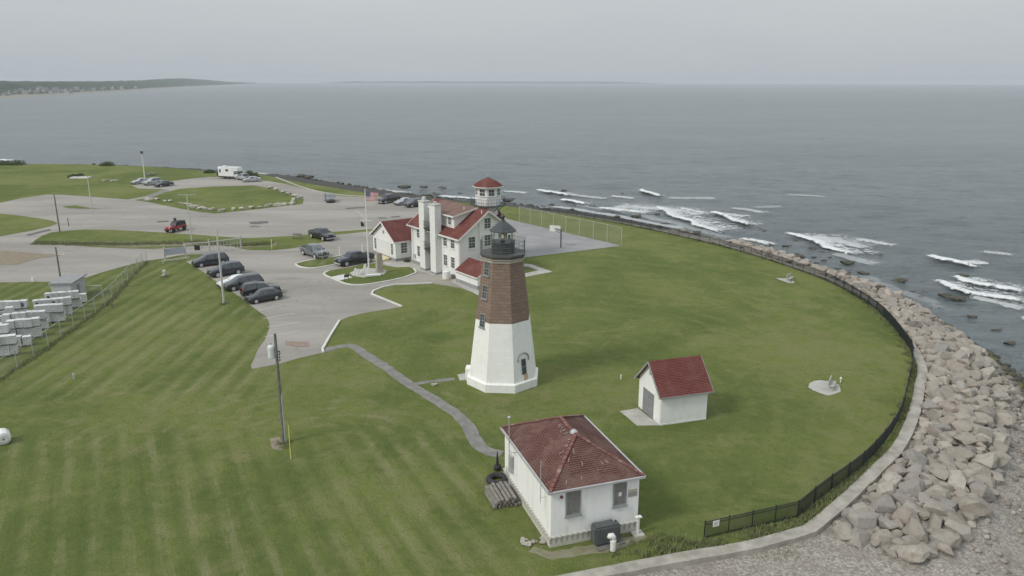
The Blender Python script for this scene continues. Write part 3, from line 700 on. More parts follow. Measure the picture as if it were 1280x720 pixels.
ROCKPOLY = [(905, 305), (925, 301), (960, 309), (990, 317), (1015, 321), (1060, 336), (1115, 359), (1160, 384), (1185, 405), (1212, 432), (1235, 462), (1250, 495), (1254, 540), (1250, 590), (1240, 620), (1215, 660), (1180, 695), (1130, 700), (1075, 683), (1048, 672),
            (1040, 655), (1055, 635), (1100, 600), (1130, 566), (1150, 525), (1158, 485), (1160, 457), (1141, 424), (1112, 391), (1086, 370), (1040, 347), (1000, 333)]
cands = []; r_ = random.Random(11)
grid = {}
def ok(p, rr, sep):
    cx, cy = int(p.x//3), int(p.y//3)
    for i in (-1, 0, 1):
        for j in (-1, 0, 1):
            for q, qr in grid.get((cx+i, cy+j), ()):
                if (q.xy-p.xy).length < (rr+qr)*sep: return False
    return True
s_lo = next(i for i, e in enumerate(EE) if e.x > 30 and e.y < 125)
rocks = []
for (rmin, rmax, tries, sep) in ((.78, 1.0, 900, .72), (.56, .78, 9000, .68), (.38, .56, 18000, .66), (.24, .38, 18000, .62)):
    for _ in range(tries):
        s = r_.uniform(s_lo-50, NS-20); t = r_.uniform(.0, .95); p = beach_pt(s, t); pp = proj(p)
        if not inpoly(pp, ROCKPOLY): continue
        if pp[1] < 400 and rmax > 1.2: continue
        rr = r_.uniform(rmin, rmax)
        # keep clear of the seawall
        if t*(SS[int(s)]-EE[int(s)]).length < rr*.62 + .1: continue
        if not ok(p, rr, sep): continue
        grid.setdefault((int(p.x//3), int(p.y//3)), []).append((p, rr)); rocks.append((p, rr, pp))
def rsize(k): p, rr, pp = k; return rr/max(10, p.length)
rocks.sort(key=rsize, reverse=True); print('revetment rocks', len(rocks))
RG = 'granite boulders of the revetment'
def rock_label(pp):
    x, y = pp
    if y > 640: return 'granite boulder on the gravel at the near foot of the revetment'
    if y > 540: return 'granite boulder in the broad near part of the revetment'
    if y > 455: return 'granite boulder beside the bend of the concrete seawall'
    if y > 400: return 'granite boulder between the corner of the fence and the weedy shore'
    return 'granite boulder in the narrow far end of the revetment'
rest = []
for i, (p, rr, pp) in enumerate(rocks):
    me = r_.choice(rmeshes); rot = Euler((r_.gauss(0, .22), r_.gauss(0, .22), r_.uniform(0, 6.28)))
    sc3 = (rr*r_.uniform(.95, 1.15), rr*r_.uniform(.9, 1.1), rr*r_.uniform(.75, 1.0)); loc = (p.x, p.y, p.z + rr*r_.uniform(.22, .42))
    if i < 300:
        o = link('boulder', me, None, loc); o.rotation_euler = rot; o.scale = sc3; tag(o, rock_label(pp), 'boulder', RG)
    else: rest.append((me, Matrix.LocRotScale(Vector(loc), rot, Vector(sc3))))
def merge(name, items, m):
    V = []; Fc = []
    for me, mx in items:
        o_ = len(V); V += [tuple(mx @ v.co) for v in me.vertices]; Fc += [tuple(i + o_ for i in p.vertices) for p in me.polygons]
    mm = bpy.data.meshes.new(name); mm.from_pydata(V, [], Fc); mm.materials.append(m)
    for p in mm.polygons: p.use_smooth = True
    return link(name, mm)
def loose_mat(name, a, b, cc, zwet=True):
    m = newmat(name, .9, .25); g = NB(m); tc = g.n('TexCoord').outputs['Object']; geo = g.n('NewGeometry')
    c = g.mix(geo.outputs['Random Per Island'], a, b)
    c = g.mix(g.math('MULTIPLY', g.mr(g.noise(tc, 2.5, 5, .7), .45, .7), .5), c, cc)
    sp = g.n('SeparateXYZ'); g.l(tc, sp.inputs[0])
    if zwet:
        zz = g.math('ADD', sp.outputs[2], g.math('MULTIPLY', g.math('SUBTRACT', g.noise(tc, .3, 4), .5), 1.8))
        zz = g.math('SUBTRACT', zz, g.mr(sp.outputs[1], 122, 150, 0, 3.8)); c = g.mix(g.mr(zz, -2.3, -3.7), c, (.07, .066, .056))
        alg = g.math('MULTIPLY', g.math('MULTIPLY', g.math('MULTIPLY', g.mr(zz, -4.7, -4.2), g.mr(zz, -3.1, -3.5)), g.mr(g.noise(tc, .5, 4), .45, .56)), g.mr(sp.outputs[1], 105, 80))
        c = g.mix(g.math('MULTIPLY', alg, .8), c, (.16, .17, .055))
    g.l(c, g.b.inputs['Base Color']); g.bump(g.noise(tc, 6, 5, .7), .05); return m
if rest: o = merge('small_boulders', rest, loose_mat('loose_granite', (.27, .24, .205), (.40, .355, .305), (.2, .17, .14))); stuff(o); o['label'] = 'smaller stones wedged between the revetment boulders'; o['category'] = 'stones'

# cobbles along the water line and loose stones on the gravel (nobody could count them)
def small_rock(seed):
    me = rock_mesh(seed, .6, 10); return me
smalls = []
for k in range(6):
    bm = bmesh.new(); bmesh.ops.create_icosphere(bm, subdivisions=1, radius=1)
    for v in bm.verts: v.co *= random.Random(k*99+v.index).uniform(.75, 1.15); v.co.z *= .6
    me = bpy.data.meshes.new('cobble'); bm.to_mesh(me); bm.free(); smalls.append(me)
items = []
for _ in range(19000):
    s = r_.uniform(20, NS-10); i = int(s); t = r_.uniform(.3, 1.08); p = beach_pt(s, t); pp = proj(p)
    if not (-20 < pp[0] < 1330 and pp[1] < 760): continue
    inside = inpoly(pp, ROCKPOLY)
    near = p.length < 75
    if inside and r_.random() < .6: continue
    if t < .5 and r_.random() < .75: continue
    sz = r_.choice((.12, .18, .25, .35, .5)) * (1 if near else 1.15) * (.55 if (p.z > -3 and near) else 1)
    if p.y > 110:
        if r_.random() < (.3 if t > .7 else .8): continue
        sz = sz*1.0 + .15
    items.append((r_.choice(smalls), Matrix.LocRotScale(Vector((p.x, p.y, p.z + sz*.2)), Euler((0, 0, r_.uniform(0, 6))), Vector((sz*r_.uniform(.8, 1.4), sz, sz)))))
o = merge('cobbles', items, loose_mat('beach_cobbles', (.22, .195, .165), (.40, .37, .32), (.12, .105, .09))); stuff(o); print('cobbles', len(items))
# separate rocks lying on the gravel at the lower right
for (x, y, s_, nm) in [(1262, 655, .75, 'brown rock lying on the gravel at the right edge'), (1274, 668, .8, 'brown rock half out of the picture at the lower right'), (1252, 694, .55, 'small dark rock alone on the gravel in the lower right corner'), (1268, 684, .6, 'low flat rock on the gravel, just above the lowest one'),
                       (1232, 690, .35, 'smallest of the loose rocks on the gravel near the revetment foot'), (1276, 600, .7, 'dark rock on the gravel right of the revetment'), (1262, 578, .8, 'dark wet rock beside the weedy shore')]:
    p = G(x, y, -2.3); o = link('rock', r_.choice(rmeshes), None, (p.x, p.y, -2.3)); o.scale = (s_, s_*.9, s_*.6); o.rotation_euler = (0, .1, r_.uniform(0, 6)); tag(o, nm, 'rock')
# dark rocks standing in the surf
SR = [(795, 273, 1.7), (831, 282, 1.3), (838, 281.5, .8), (868, 294.5, 1.9), (844, 274.5, .8), (830, 289, .9), (740, 260, 1.3), (705, 239.5, 1.2), (719, 257, .8), (997.6, 323, 1.4), (1058.7, 331.5, 1.6), (1015.6, 312, 1.0), (1020.5, 331, .8), (981, 320.5, .8),
      (1080, 344, 1.0), (1124.4, 354, 1.6), (1104, 354, .8), (1100, 320, .7), (1202, 347, 1.2), (1211.4, 360.5, 1.0), (1193.8, 377, 1.7), (1180, 372, 1.2), (989.4, 305, .6), (1030, 327, .7), (1083, 337, .6), (1060, 342, .7), (1008, 327, .7),
      (505, 238.5, 3.6), (529, 237, 2.4), (552, 237.5, 2.4), (543.6, 245, 2.2), (636.7, 254.6, 3.2), (652, 263, 1.6), (376.4, 222.6, 2.6), (386, 223.4, 2.2), (430, 236, 1.4), (575, 243, 1.2), (662, 258, 1.3), (690, 257, 1.0), (920, 309, .9), (945, 313, .8), (968, 316, .8),
      (1150, 372, .8), (1170, 384, .9), (1215, 398, .8), (1245, 415, .8), (1262, 432, 1.0), (1140, 366, .6)]
for k_ in range(46):
    u_ = r_.random()**.8; xs = 770 + u_*400; e_ = min(ES, key=lambda q_: abs(q_[0][0][0]-xs if isinstance(q_[0][0], tuple) else q_[0][0]-xs) if q_[0][1] < 460 else 1e9); SR.append((xs, e_[0][1] + (xs - e_[0][0])*.33 - r_.uniform(11, 34), r_.uniform(.4, .9)))
dm = []
for k in range(5):
    me = rock_mesh(200+k, .55, 14, 1.3); me.materials.append(RD); dm.append(me)
for (x, y, s_) in SR:
    p = G(x, y, SEA); o = link('sea_rock', r_.choice(dm), None, (p.x, p.y, SEA + .30*s_)); s_ *= (.5 if 390 < x < 660 else .72); o.scale = (s_, s_*.8, s_*.62); o.rotation_euler = (0, 0, r_.uniform(-.4, .4))
    if x < 400: lb = 'dark rock in the water beyond the far bend of the access road'
    elif x < 600: lb = 'dark rock in the water behind the parked pick-ups'
    elif x < 760: lb = 'dark rock in the shallows behind the ball court'
    elif x < 900: lb = 'dark rock standing in the surf off the middle of the fence'
    elif x < 1130: lb = 'dark rock in calm shallows just off the revetment'
    else: lb = 'dark rock near the breakers at the right edge'
    tag(o, lb, 'rock', 'dark rocks standing in the sea')
# ledge of dark seaweed rock behind the fence end
for (x, y, s_) in [(682, 263.5, 1.2), (700, 265.5, 1.1), (717, 268, 1.0), (735, 270.5, 1.1), (667, 261, 1.0)]:
    p = G(x, y, -1.5) + Vector((0, 4, 0)); o = link('sea_rock', r_.choice(dm), None, (p.x, p.y, -2.0)); o.scale = (s_*1.2, s_*.7, s_*.5)
    tag(o, 'dark weedy rock on the bank just behind the far end of the fence', 'rock', 'dark rocks behind the fence end')
# pale boulders lining the grass island and the road
BP = [(185, 249.5), (190, 249.8), (196, 250), (206, 251.8), (213, 252.4), (226, 255.5), (232, 256.2), (237.5, 257.6), (241.5, 259), (245, 260), (251, 261.2), (257.5, 262), (264, 263.2), (277, 264), (291, 262.5), (302, 261.2), (304.5, 261.8), (314.5, 260.6), (324.5, 259.8), (335.3, 257.8), (346, 257.2), (354.5, 256), (363.5, 255.4),
      (361, 243.5), (368.5, 245.6), (372, 249), (366, 251), (375, 247.5), (354, 240.5), (338, 235.6), (345, 237.6), (367, 254)]
pmesh = []
for k in range(4):
    me = rock_mesh(300+k, .75, 13, 1.15); me.materials.append(RL); pmesh.append(me)
for (x, y) in BP:
    p = G(x, y); s_ = r_.uniform(.42, .72); o = link('edging_boulder', r_.choice(pmesh), None, (p.x, p.y, s_*.35)); o.scale = (s_*1.2, s_, s_*.85); o.rotation_euler = (0, 0, r_.uniform(0, 6))
    tag(o, 'pale boulder edging the near side of the far grass island' if y > 248.5 and x < 366 else 'pale boulder at the right tip of the far grass island', 'boulder', 'pale boulders edging the grass island')
for (x, y) in [(130, 226.5), (133.5, 226), (140, 226.8), (144, 226.2), (148, 226.6)]:
    p = G(x, y); o = link('edging_boulder', r_.choice(pmesh), None, (p.x, p.y, .15)); o.scale = (.5, .45, .4); tag(o, 'pale stone in the short row on the far left lawn', 'boulder', 'stones on the far lawn')

# ================================================================== BUILDINGS
def frame(c, n, tilt=0):
    """matrix whose x runs along a wall, z up and -y out of it; c on the wall face, n = outward (x, y)"""
    n = Vector((n[0], n[1], 0)).normalized(); x = Vector((-n.y, n.x, 0))
    z = (Vector((0, 0, 1)) - n*tilt).normalized(); y = z.cross(x)
    return Matrix(((x.x, y.x, z.x, c[0]), (x.y, y.y, z.y, c[1]), (x.z, y.z, z.z, c[2]), (0, 0, 0, 1)))
def window(parent, c, n, w, h, cols=2, rows=4, fm='trim', gm='glass', fw=.07, tilt=0, sill=True, name='window'):
    mx = frame(c, n, tilt); mb = MB()
    for (x0, x1, z0, z1) in ((-w/2-fw, -w/2, -h/2-fw, h/2+fw), (w/2, w/2+fw, -h/2-fw, h/2+fw), (-w/2, w/2, h/2, h/2+fw), (-w/2, w/2, -h/2-fw, -h/2)):
        mb.box(x0, x1, -.05, .04, z0, z1, mx)
    for k in range(1, cols): x = -w/2 + w*k/cols; mb.box(x-.014, x+.014, -.018, .0, -h/2, h/2, mx)
    for k in range(1, rows):
        z = -h/2 + h*k/rows; a = .03 if k*2 == rows else .014; mb.box(-w/2, w/2, -.024 if a > .02 else -.017, .0, z-a, z+a, mx)
    if sill: mb.box(-w/2-.14, w/2+.14, -.13, .02, -h/2-fw-.07, -h/2-fw, mx)
    o = mb.build(name, M[fm], parent)
    g = MB(); g.box(-w/2, w/2, -.008, .03, -h/2, h/2, mx); g.build('pane', M[gm], o)
    return o
def boxpart(name, m, parent, *b, bevel=0):
    mb = MB(); mb.box(*b); return mb.build(name, m, parent, bevel=bevel)
def slab(pts, th):
    """thick sheet from a planar polygon, thickened downward"""
    n = len(pts); P_ = [Vector(p) for p in pts]; nn = (P_[1]-P_[0]).cross(P_[2]-P_[0]).normalized(); nn = nn if nn.z > 0 else -nn
    vs = P_ + [p - nn*th for p in P_]
    return vs, [tuple(range(n)), tuple(range(n, 2*n))[::-1]] + [(i, (i+1) % n, n+(i+1) % n, n+i) for i in range(n)]

# ---- the lighthouse
def lighthouse():
    LC = (-.8, 65.0); T = thing('lighthouse', 'octagonal lighthouse, white below and brown stone above, with a black lantern', 'lighthouse', (*LC, 0))
    rot = R(-90 - 22.5 - 4)
    def oct_(R0, z): return [(R0*math.cos(rot + k*math.pi/4), R0*math.sin(rot + k*math.pi/4), z) for k in range(8)]
    def ring(prof, name, m, **k):
        mb = MB(); vs = []; fs = []
        for r0, z in prof: vs += oct_(r0, z)
        for i in range(len(prof)-1):
            for j in range(8): fs.append((i*8+j, i*8+(j+1) % 8, i*8+8+(j+1) % 8, i*8+8+j))
        fs += [tuple(range(8))[::-1], tuple(range(len(prof)*8-8, len(prof)*8))]
        mb.add(vs, fs); return mb.build(name, m, T, **k)
    ring([(3.42, -.3), (3.42, .72), (3.32, .80)], 'plinth', M['lhwhite'])
    zr = lambda z: 3.20 - (3.20-1.88)*(z-.8)/(11.3-.8)
    ring([(zr(.8), .80), (zr(6.1), 6.1)], 'lower_wall', M['lhwhite'])
    ring([(zr(6.1)-.004, 6.104), (zr(11.3), 11.3)], 'upper_wall', M['lhbrown'])
    ring([(1.90, 11.3), (1.98, 11.36), (1.98, 11.5), (2.08, 11.58), (2.12, 11.66)], 'cornice', mat('pale_cornice', (.40, .34, .29), .8, (.5, .45, .4), 4))
    ring([(1.95, 11.66), (2.04, 11.82), (2.10, 11.85), (2.10, 11.98)], 'gallery_deck', mat('gallery_grey', (.075, .078, .076), .6, (.10, .10, .095), 3))
    # railing
    rp = [Vector(p) for p in oct_(2.04, 0)]; mb = MB()
    for z in (12.35, 12.7, 13.1):
        for k in range(8): mb.bar(rp[k] + Vector((0, 0, z)), rp[(k+1) % 8] + Vector((0, 0, z)), .02)
    for k in range(8):
        mb.bar(rp[k] + Vector((0, 0, 12)), rp[k] + Vector((0, 0, 13.2)), .035)
        for j in range(1, 9):
            q = rp[k].lerp(rp[(k+1) % 8], j/9); mb.bar(q + Vector((0, 0, 12)), q + Vector((0, 0, 13.1)), .014)
    mb.build('railing', mat('grey_railing', (.13, .14, .14), .6), T)
    mb = MB()
    for a, hh in ((rot, 13.75), (rot + math.pi, 13.6)): mb.tube([(2.2*math.cos(a), 2.2*math.sin(a), 13.1), (2.2*math.cos(a), 2.2*math.sin(a), hh)], .015, 6)
    mb.build('lightning_rod', M['galv'], T)
    mb = MB(); mb.lathe([(1.08, 12.0), (1.08, 12.1), (1.03, 12.12), (1.03, 12.85), (1.08, 12.88), (1.08, 12.95), (.9, 12.95)], 24); mb.build('lantern_base', M['iron'], T)
    gm = bpy.data.materials.new('lantern_glass'); gm.use_nodes = True; b = gm.node_tree.nodes['Principled BSDF']; b.inputs['Roughness'].default_value = .03; b.inputs['Transmission Weight'].default_value = 1; b.inputs['IOR'].default_value = 1.05; b.inputs['Base Color'].default_value = (.95, .97, .97, 1)
    mb = MB(); mb.lathe([(1.0, 12.95), (1.0, 13.86)], 16, cap=False); mb.build('lantern_glazing', gm, T)
    mb = MB()
    for k in range(16):
        if k % 2 == 0: a = 2*math.pi*k/16; mb.bar((1.01*math.cos(a), 1.01*math.sin(a), 12.95), (1.01*math.cos(a), 1.01*math.sin(a), 13.88), .035)
    mb.build('mullions', M['iron'], T)
    mb = MB(); mb.lathe([(1.15, 13.84), (1.2, 13.9), (1.12, 13.98), (.62, 14.42), (.14, 14.76), (.12, 14.85)], 16); rf = mb.build('lantern_roof', M['iron'], T)
    mb = MB(); mb.lathe([(.10, 14.85), (.08, 14.92), (.17, 15.0), (.2, 15.1), (.17, 15.2), (.05, 15.28), (.02, 15.42)], 12); mb.build('vent_ball', M['iron'], rf, smooth=True)
    # the lens
    lm = bpy.data.materials.new('lit_lens'); lm.use_nodes = True; b = lm.node_tree.nodes['Principled BSDF']; b.inputs['Base Color'].default_value = (.6, .58, .42, 1); b.inputs['Roughness'].default_value = .15
    b.inputs['Emission Color'].default_value = (1, .86, .5, 1); b.inputs['Emission Strength'].default_value = .3
    mb = MB(); mb.lathe([(.10, 12.95), (.2, 13.02), (.24, 13.08)] + [(.27 + .035*math.sin(k*math.pi) + .02*(k % 2) - .0035*(k-6)**2, 13.1 + .05*k) for k in range(13)] + [(.12, 13.76)], 16)
    mb.build('lens', mat('lens_prisms', (.36, .36, .27), .12, (.5, .5, .42), 9, spec=.9), T)
    mb = MB(); mb.lathe([(.03, 13.2), (.07, 13.3), (.07, 13.5), (.03, 13.6)], 10, (math.cos(R(-95))*.27, math.sin(R(-95))*.27, 0)); mb.build('lamp', lm, T, smooth=True)
    # windows
    til = (3.20-1.88)/(11.3-.8)*.924
    def face(k): a = R(-90 - 4) + k*math.pi/4; return (math.cos(a), math.sin(a))
    for z in (10.75, 8.7, 6.15):
        n = face(-1); ap = zr(z)*.924 + .005
        window(T, (n[0]*ap, n[1]*ap, z), n, .58, 1.12, 2, 4, 'greytrim', tilt=til, fw=.06)
    n = face(1); z = 2.1; ap = zr(z)*.924 + .005
    window(T, (n[0]*ap, n[1]*ap, z), n, .46, 1.35, 1, 2, 'greytrim', tilt=til, fw=.04, sill=False)
    mx = frame((n[0]*ap, n[1]*ap, z), n, til)
    mb = MB(); pts = [mx @ Vector((.62*math.cos(R(a)), -.05, .72 + .52*math.sin(R(a)))) for a in range(-25, 206, 15)]
    mb.tube(pts, .06, 6); mb.build('hood_mould', M['greytrim'], T)
    mb = MB(); mb.box(-.03, .42, -.004, .004, -1.28, -.72, mx); mb.add([mx @ Vector(q) for q in ((-.05, -.006, -1.25), (.36, -.006, -1.2), (.3, -.006, -.7), (.0, -.006, -.73))], [(0, 1, 2, 3)]); mb.build('rust_stain', M['orangestain'], T)
    # little entrance porch at the left
    n = face(-2); ap = 3.42*.924; mb = MB(); mx = frame((n[0]*ap, n[1]*ap, 0), n); mb.box(-.5, .5, -.25, .3, 0, 1.15, mx); mb.build('step_block', M['lhwhite'], T)
    # whitish door on the lee side
    n = face(3); ap = zr(1.8)*.924 + .005; window(T, (n[0]*ap, n[1]*ap, 1.85), n, .9, 2.0, 1, 1, 'greytrim', 'board', tilt=til, sill=False, name='door')
lighthouse()

# ---- hip-roofed building in the foreground
def hip_building():
    T = thing('fog_signal_house', 'low white building with a worn red hip roof, nearest the viewer', 'building', (2.29, 39.05, 0), R(18.67))
    W, D, Hh = 5.66, 8.6, 3.72
    mb = MB(); mb.box(0, W, 0, D, .62, Hh); mb.build('wall', M['hipwhite'], T)
    # block plinth
    pm_ = newmat('block_plinth', .9); g = NB(pm_); tc = g.n('TexCoord').outputs['Object']; sep = g.n('SeparateXYZ'); g.l(tc, sep.inputs[0])
    fr = g.math('FRACT', g.math('DIVIDE', g.math('ADD', sep.outputs[0], sep.outputs[1]), .34)); ln = g.math('MULTIPLY', g.mr(fr, .5, .62), g.mr(sep.outputs[2], .22, .26))
    c = g.mix(ln, (.52, .51, .45), (.33, .32, .28)); c = g.mix(g.math('MULTIPLY', g.mr(g.noise(tc, 2, 5), .45, .7), .5), c, (.4, .38, .31)); g.l(c, g.b.inputs['Base Color'])
    mb = MB(); mb.box(-.07, W+.07, -.07, D+.07, -.2, .58); mb.box(-.11, W+.11, -.11, D+.11, .58, .66); mb.build('plinth', pm_, T)
    ov = .18; z0, z1 = 3.72, 5.35; a, b, c_, d = (-ov, -ov, z0), (W+ov, -ov, z0), (W+ov, D+ov, z0), (-ov, D+ov, z0); p, q = (W/2, 3.15, z1), (W/2, 5.75, z1)
    mb = MB()
    for poly in ((a, b, p), (b, c_, q, p), (c_, d, q), (d, a, p, q)): mb.add(*slab(poly, .07))
    rf = mb.build('roof', M['roofhip'], T)
    mb = MB()
    for u, v in ((a, p), (b, p), (c_, q), (d, q), (p, q)):
        u, v = Vector(u) + Vector((0, 0, .03)), Vector(v) + Vector((0, 0, .03)); n = max(4, int((v-u).length/.35))
        for k in range(n): s, e = u.lerp(v, k/n), u.lerp(v, (k+.92)/n); mb.bar(s + Vector((0, 0, .02)), e, .2, .05)
    mb.build('hip_cap', mat('hip_tiles', (.18, .075, .065), .9, (.30, .20, .17), 1.6, lo=.5, hi=.66), rf)
    # remains of lichen and mortar splashes
    rr = random.Random(8); mb = MB()
    for k in range(22):
        t = rr.random(); e1 = Vector(p).lerp(Vector(q), rr.random()) if rr.random() < .5 else Vector(p).lerp(Vector(a), rr.uniform(0, .4))
        if k > 12: # on the front slope
            s, f = rr.random(), rr.uniform(.08, .75); base = Vector(a).lerp(Vector(b), s); e1 = base.lerp(Vector(p), f)
            dn = (base-Vector(p)).normalized(); nn = Vector((0, -(z1-z0), 3.2+ov)).normalized()
        else:
            dn = Vector((-1, rr.uniform(-.4, .4), -.55)).normalized(); nn = Vector((-.5, 0, .87)); e1 += Vector((-.12, 0, 0)) + dn*.2
        L_ = rr.uniform(.12, .38); e1 += nn*.012; mb.bar(e1, e1 + dn*L_, rr.uniform(.015, .03), .012)
    mb.build('splash_marks', mat('chalky_marks', (.5, .44, .38), .9), rf)
    mb = MB(); mb.lathe([(.26, 0), (.22, .1), (.1, .2), (.04, .22)], 12, (W/2, 3.45, z1-.02)); mb.build('vent_cap', M['galv'], rf)
    # gutter and soffit
    mb = MB(); mb.box(-ov, W+ov, -ov, D+ov, z0-.13, z0-.075)
    for s, e in (((-ov-.06, -ov-.06), (W+ov+.06, -ov-.06)), ((W+ov+.06, -ov-.06), (W+ov+.06, D+ov)), ((-ov-.06, -ov-.06), (-ov-.06, D+ov))): mb.bar((*s, z0-.05), (*e, z0-.05), .12, .12)
    mb.build('gutter', M['galv'], T)
    # boarded windows, front
    for x, z, w in ((1.38, 2.72, .8), (4.38, 2.78, .72)):
        window(T, (x, 0, z), (0, -1), w, 1.55, 1, 1, 'greytrim', 'board', .09, name='boarded_window')
    mb = MB(); mb.box(4.30, 4.50, -.03, -.012, 2.55, 2.8); mb.build('notice', M['trim'], T)
    # warning sign: words too small in the photograph to be read
    mb = MB(); mb.box(4.95, 5.53, -.03, 0, 2.72, 2.86); sg = mb.build('sign_board', mat('cream_sign', (.55, .52, .42), .8), T)
    mb = MB()
    for k in range(6): mb.box(4.98+.09*k, 5.045+.09*k, -.034, -.03, 2.755, 2.825)
    mb.build('lettering', mat('ochre_letters', (.38, .30, .10), .8), sg)
    mb = MB(); mb.box(4.95, 5.53, -.03, 0, 2.38, 2.68); mb.build('sign_board', mat('grey_sign', (.30, .29, .27), .8), T)
    mb = MB(); mb.lathe([(.09, 0), (.09, .09), (.04, .1)], 12); o = mb.build('vent_pipe', mat('rusty_pipe', (.2, .07, .05), .8), T, (.62, 0, 3.2)); o.rotation_euler = (R(90), 0, 0)
    # mast on the left wall with bracket, meter box, second pipe
    mb = MB(); mb.tube([(-.36, 6.6, 1.9), (-.36, 6.6, 5.35)], .035, 8); mb.tube([(-.36, 6.6, 3.2), (-.36, 6.2, 3.1), (-.02, 6.15, 3.1)], .03, 6); mb.lathe([(.03, 0), (.1, .05), (.11, .12), (.03, .2)], 10, (-.36, 6.6, 5.33)); mb.build('service_mast', M['galv'], T)
    mb = MB(); mb.box(-.22, 0, 6.7, 7.2, 1.3, 2.5); mb.build('meter_box', M['galv'], T, bevel=.02)
    mb = MB(); mb.tube([(-.38, .75, 2.6), (-.38, .75, 5.3)], .022, 6); mb.tube([(-.38, .75, 2.9), (0, .75, 2.9)], .015, 6); mb.build('vent_pipe', M['galv'], T)
    mb = MB()
    for y in (7.6, 7.9): mb.tube([(-.1, y, 0), (-.1, y, 1.2)], .03, 6)
    mb.build('conduit', M['galv'], T)
hip_building()
# things standing round it
lp = thing('tyre', 'large black tractor tyre lying flat on the grass beside the hip-roofed building', 'tyre', (-.98, 46.55, .0))
mb = MB(); pr = []
for k in range(16): a = 2*math.pi*k/16; pr.append((.56 + .2*math.cos(a), .2 + .2*math.sin(a)*.98))
vs = []; fs = []; n = 40
for i in range(n):
    for (rr_, zz) in pr:
        a = 2*math.pi*i/n; k_ = 1 + (.03 if i % 2 and rr_ > .66 else 0); vs.append((rr_*k_*math.cos(a), rr_*k_*math.sin(a), zz + .02))
for i in range(n):
    for k in range(16): fs.append((i*16+k, ((i+1) % n)*16+k, ((i+1) % n)*16+(k+1) % 16, i*16+(k+1) % 16))
mb.add(vs, fs); o = mb.build('carcass', M['rubber'], lp)
b_ = thing('marker_buoy', 'small black spar buoy standing on the grass behind the tractor tyre', 'buoy', (-1.0, 48.2, 0)); mb = MB()
mb.lathe([(.12, 0), (.26, .08), (.28, .3), (.2, .42)], 14); mb.build('float', M['rubber'], b_, smooth=True); mb = MB(); mb.lathe([(.11, .42), (.09, .8), (.05, 1.25), (.02, 1.45)], 10); mb.build('spar', M['rubber'], b_)
# stacked timbers
tb = thing('timber_stack', 'stack of weathered grey timbers against the left wall of the hip-roofed building', 'timber', (0, 0, 0))
ax = Vector((-.32, .947, 0)); rt = Vector((.947, .32, 0)); c0 = G(637, 634) ; tb.location = (c0.x, c0.y, 0)
for lay in range(3):
    for k in range(7 - lay):
        st = rt*(-.95 + .27*k + .12*lay + random.uniform(-.03, .03)) + ax*random.uniform(-.12, .12); z = .12 + .2*lay
        mb = MB(); mb.bar(st + Vector((0, 0, z)), st + ax*(2.25 + random.uniform(-.15, .15)) + Vector((0, 0, z + random.uniform(-.02, .03))), .2, .18); mb.build('timber', M['wood'], tb, bevel=.015)
# broken concrete at the corner
rb = thing('rubble_heap', 'small heap of broken pale concrete at the near corner of the hip-roofed building', 'rubble', tuple(G(672, 678)))
for k in range(16):
    d = rt*random.uniform(-.9, .75) + ax*random.uniform(-.25, .45); s_ = random.uniform(.1, .24); o = link('chunk', random.choice(pmesh), rb, (d.x, d.y, s_*.3)); o.scale = (s_*1.3, s_, s_*.5); o.rotation_euler = (0, 0, random.uniform(0, 6))
# dark fuel tank, pad, white vent figure
ft2 = thing('fuel_tank', 'dark grey upright steel tank against the front wall of the hip-roofed building', 'tank', (2.29, 39.05, 0), R(18.67))
mb = MB(); mb.box(2.45, 4.1, -.92, -.14, .08, 1.25); mb.build('tank_body', mat('dark_grey_paint', (.075, .085, .085), .5, (.10, .11, .11), 2), ft2, bevel=.1)
mb = MB()
for x in (2.65, 3.9): mb.box(x-.05, x+.05, -.9, -.16, 0, .1)
mb.build('leg', M['black'], ft2)
mb = MB(); mb.lathe([(.05, 1.25), (.05, 1.36), (.1, 1.38), (.1, 1.42)], 10, (3.8, -.5, 0)); mb.build('filler_cap', M['galv'], ft2)
pd = sheet('pad', [(738, 672), (768, 664), (782, 679), (748, 690)], mat('dark_pad', (.13, .13, .125), .9, (.2, .19, .18), 3), -.05, 1, .02, thick=.10); struct(pd)
pw = G(766, 688, .05); VS_ = .78; vt = thing('vent_hood', 'white hooded vent pipe standing on the dark pad in front of the tank', 'vent', tuple(pw))
mb = MB(); mb.lathe([(.21, 0), (.21, .55), (.19, .62), (.24, .68), (.25, .85), (.2, 1.0)], 16); mb.build('pipe', M['trim'], vt)
mb = MB(); mb.tube([(0, 0, .95), (-.02, -.01, 1.12), (-.10, -.04, 1.27), (-.26, -.08, 1.28), (-.33, -.1, 1.12)], [.21, .23, .23, .21, .18], 14); mb.build('hood', M['trim'], vt, smooth=True)
mb = MB(); mb.lathe([(.15, 0), (.15, .02)], 12); o = mb.build('outlet', M['black'], vt, (-.335, -.102, 1.09)); o.rotation_euler = (0, R(172), 0); vt.scale = (VS_,)*3
pp_ = G(797, 668); st_ = thing('marker_post', 'short white capped post on a stone footing at the right corner of the hip-roofed building', 'post', (pp_.x, pp_.y, 0), R(18))
mb = MB(); mb.box(-.36, .36, -.32, .32, -.05, .09); mb.build('footing', M['concrete'], st_, bevel=.02); mb = MB(); mb.box(-.06, .06, -.06, .06, .09, 1.15); mb.build('post', M['trim'], st_); mb = MB(); mb.box(-.2, .2, -.13, .13, 1.15, 1.24); mb.build('cap', M['trim'], st_, bevel=.02)

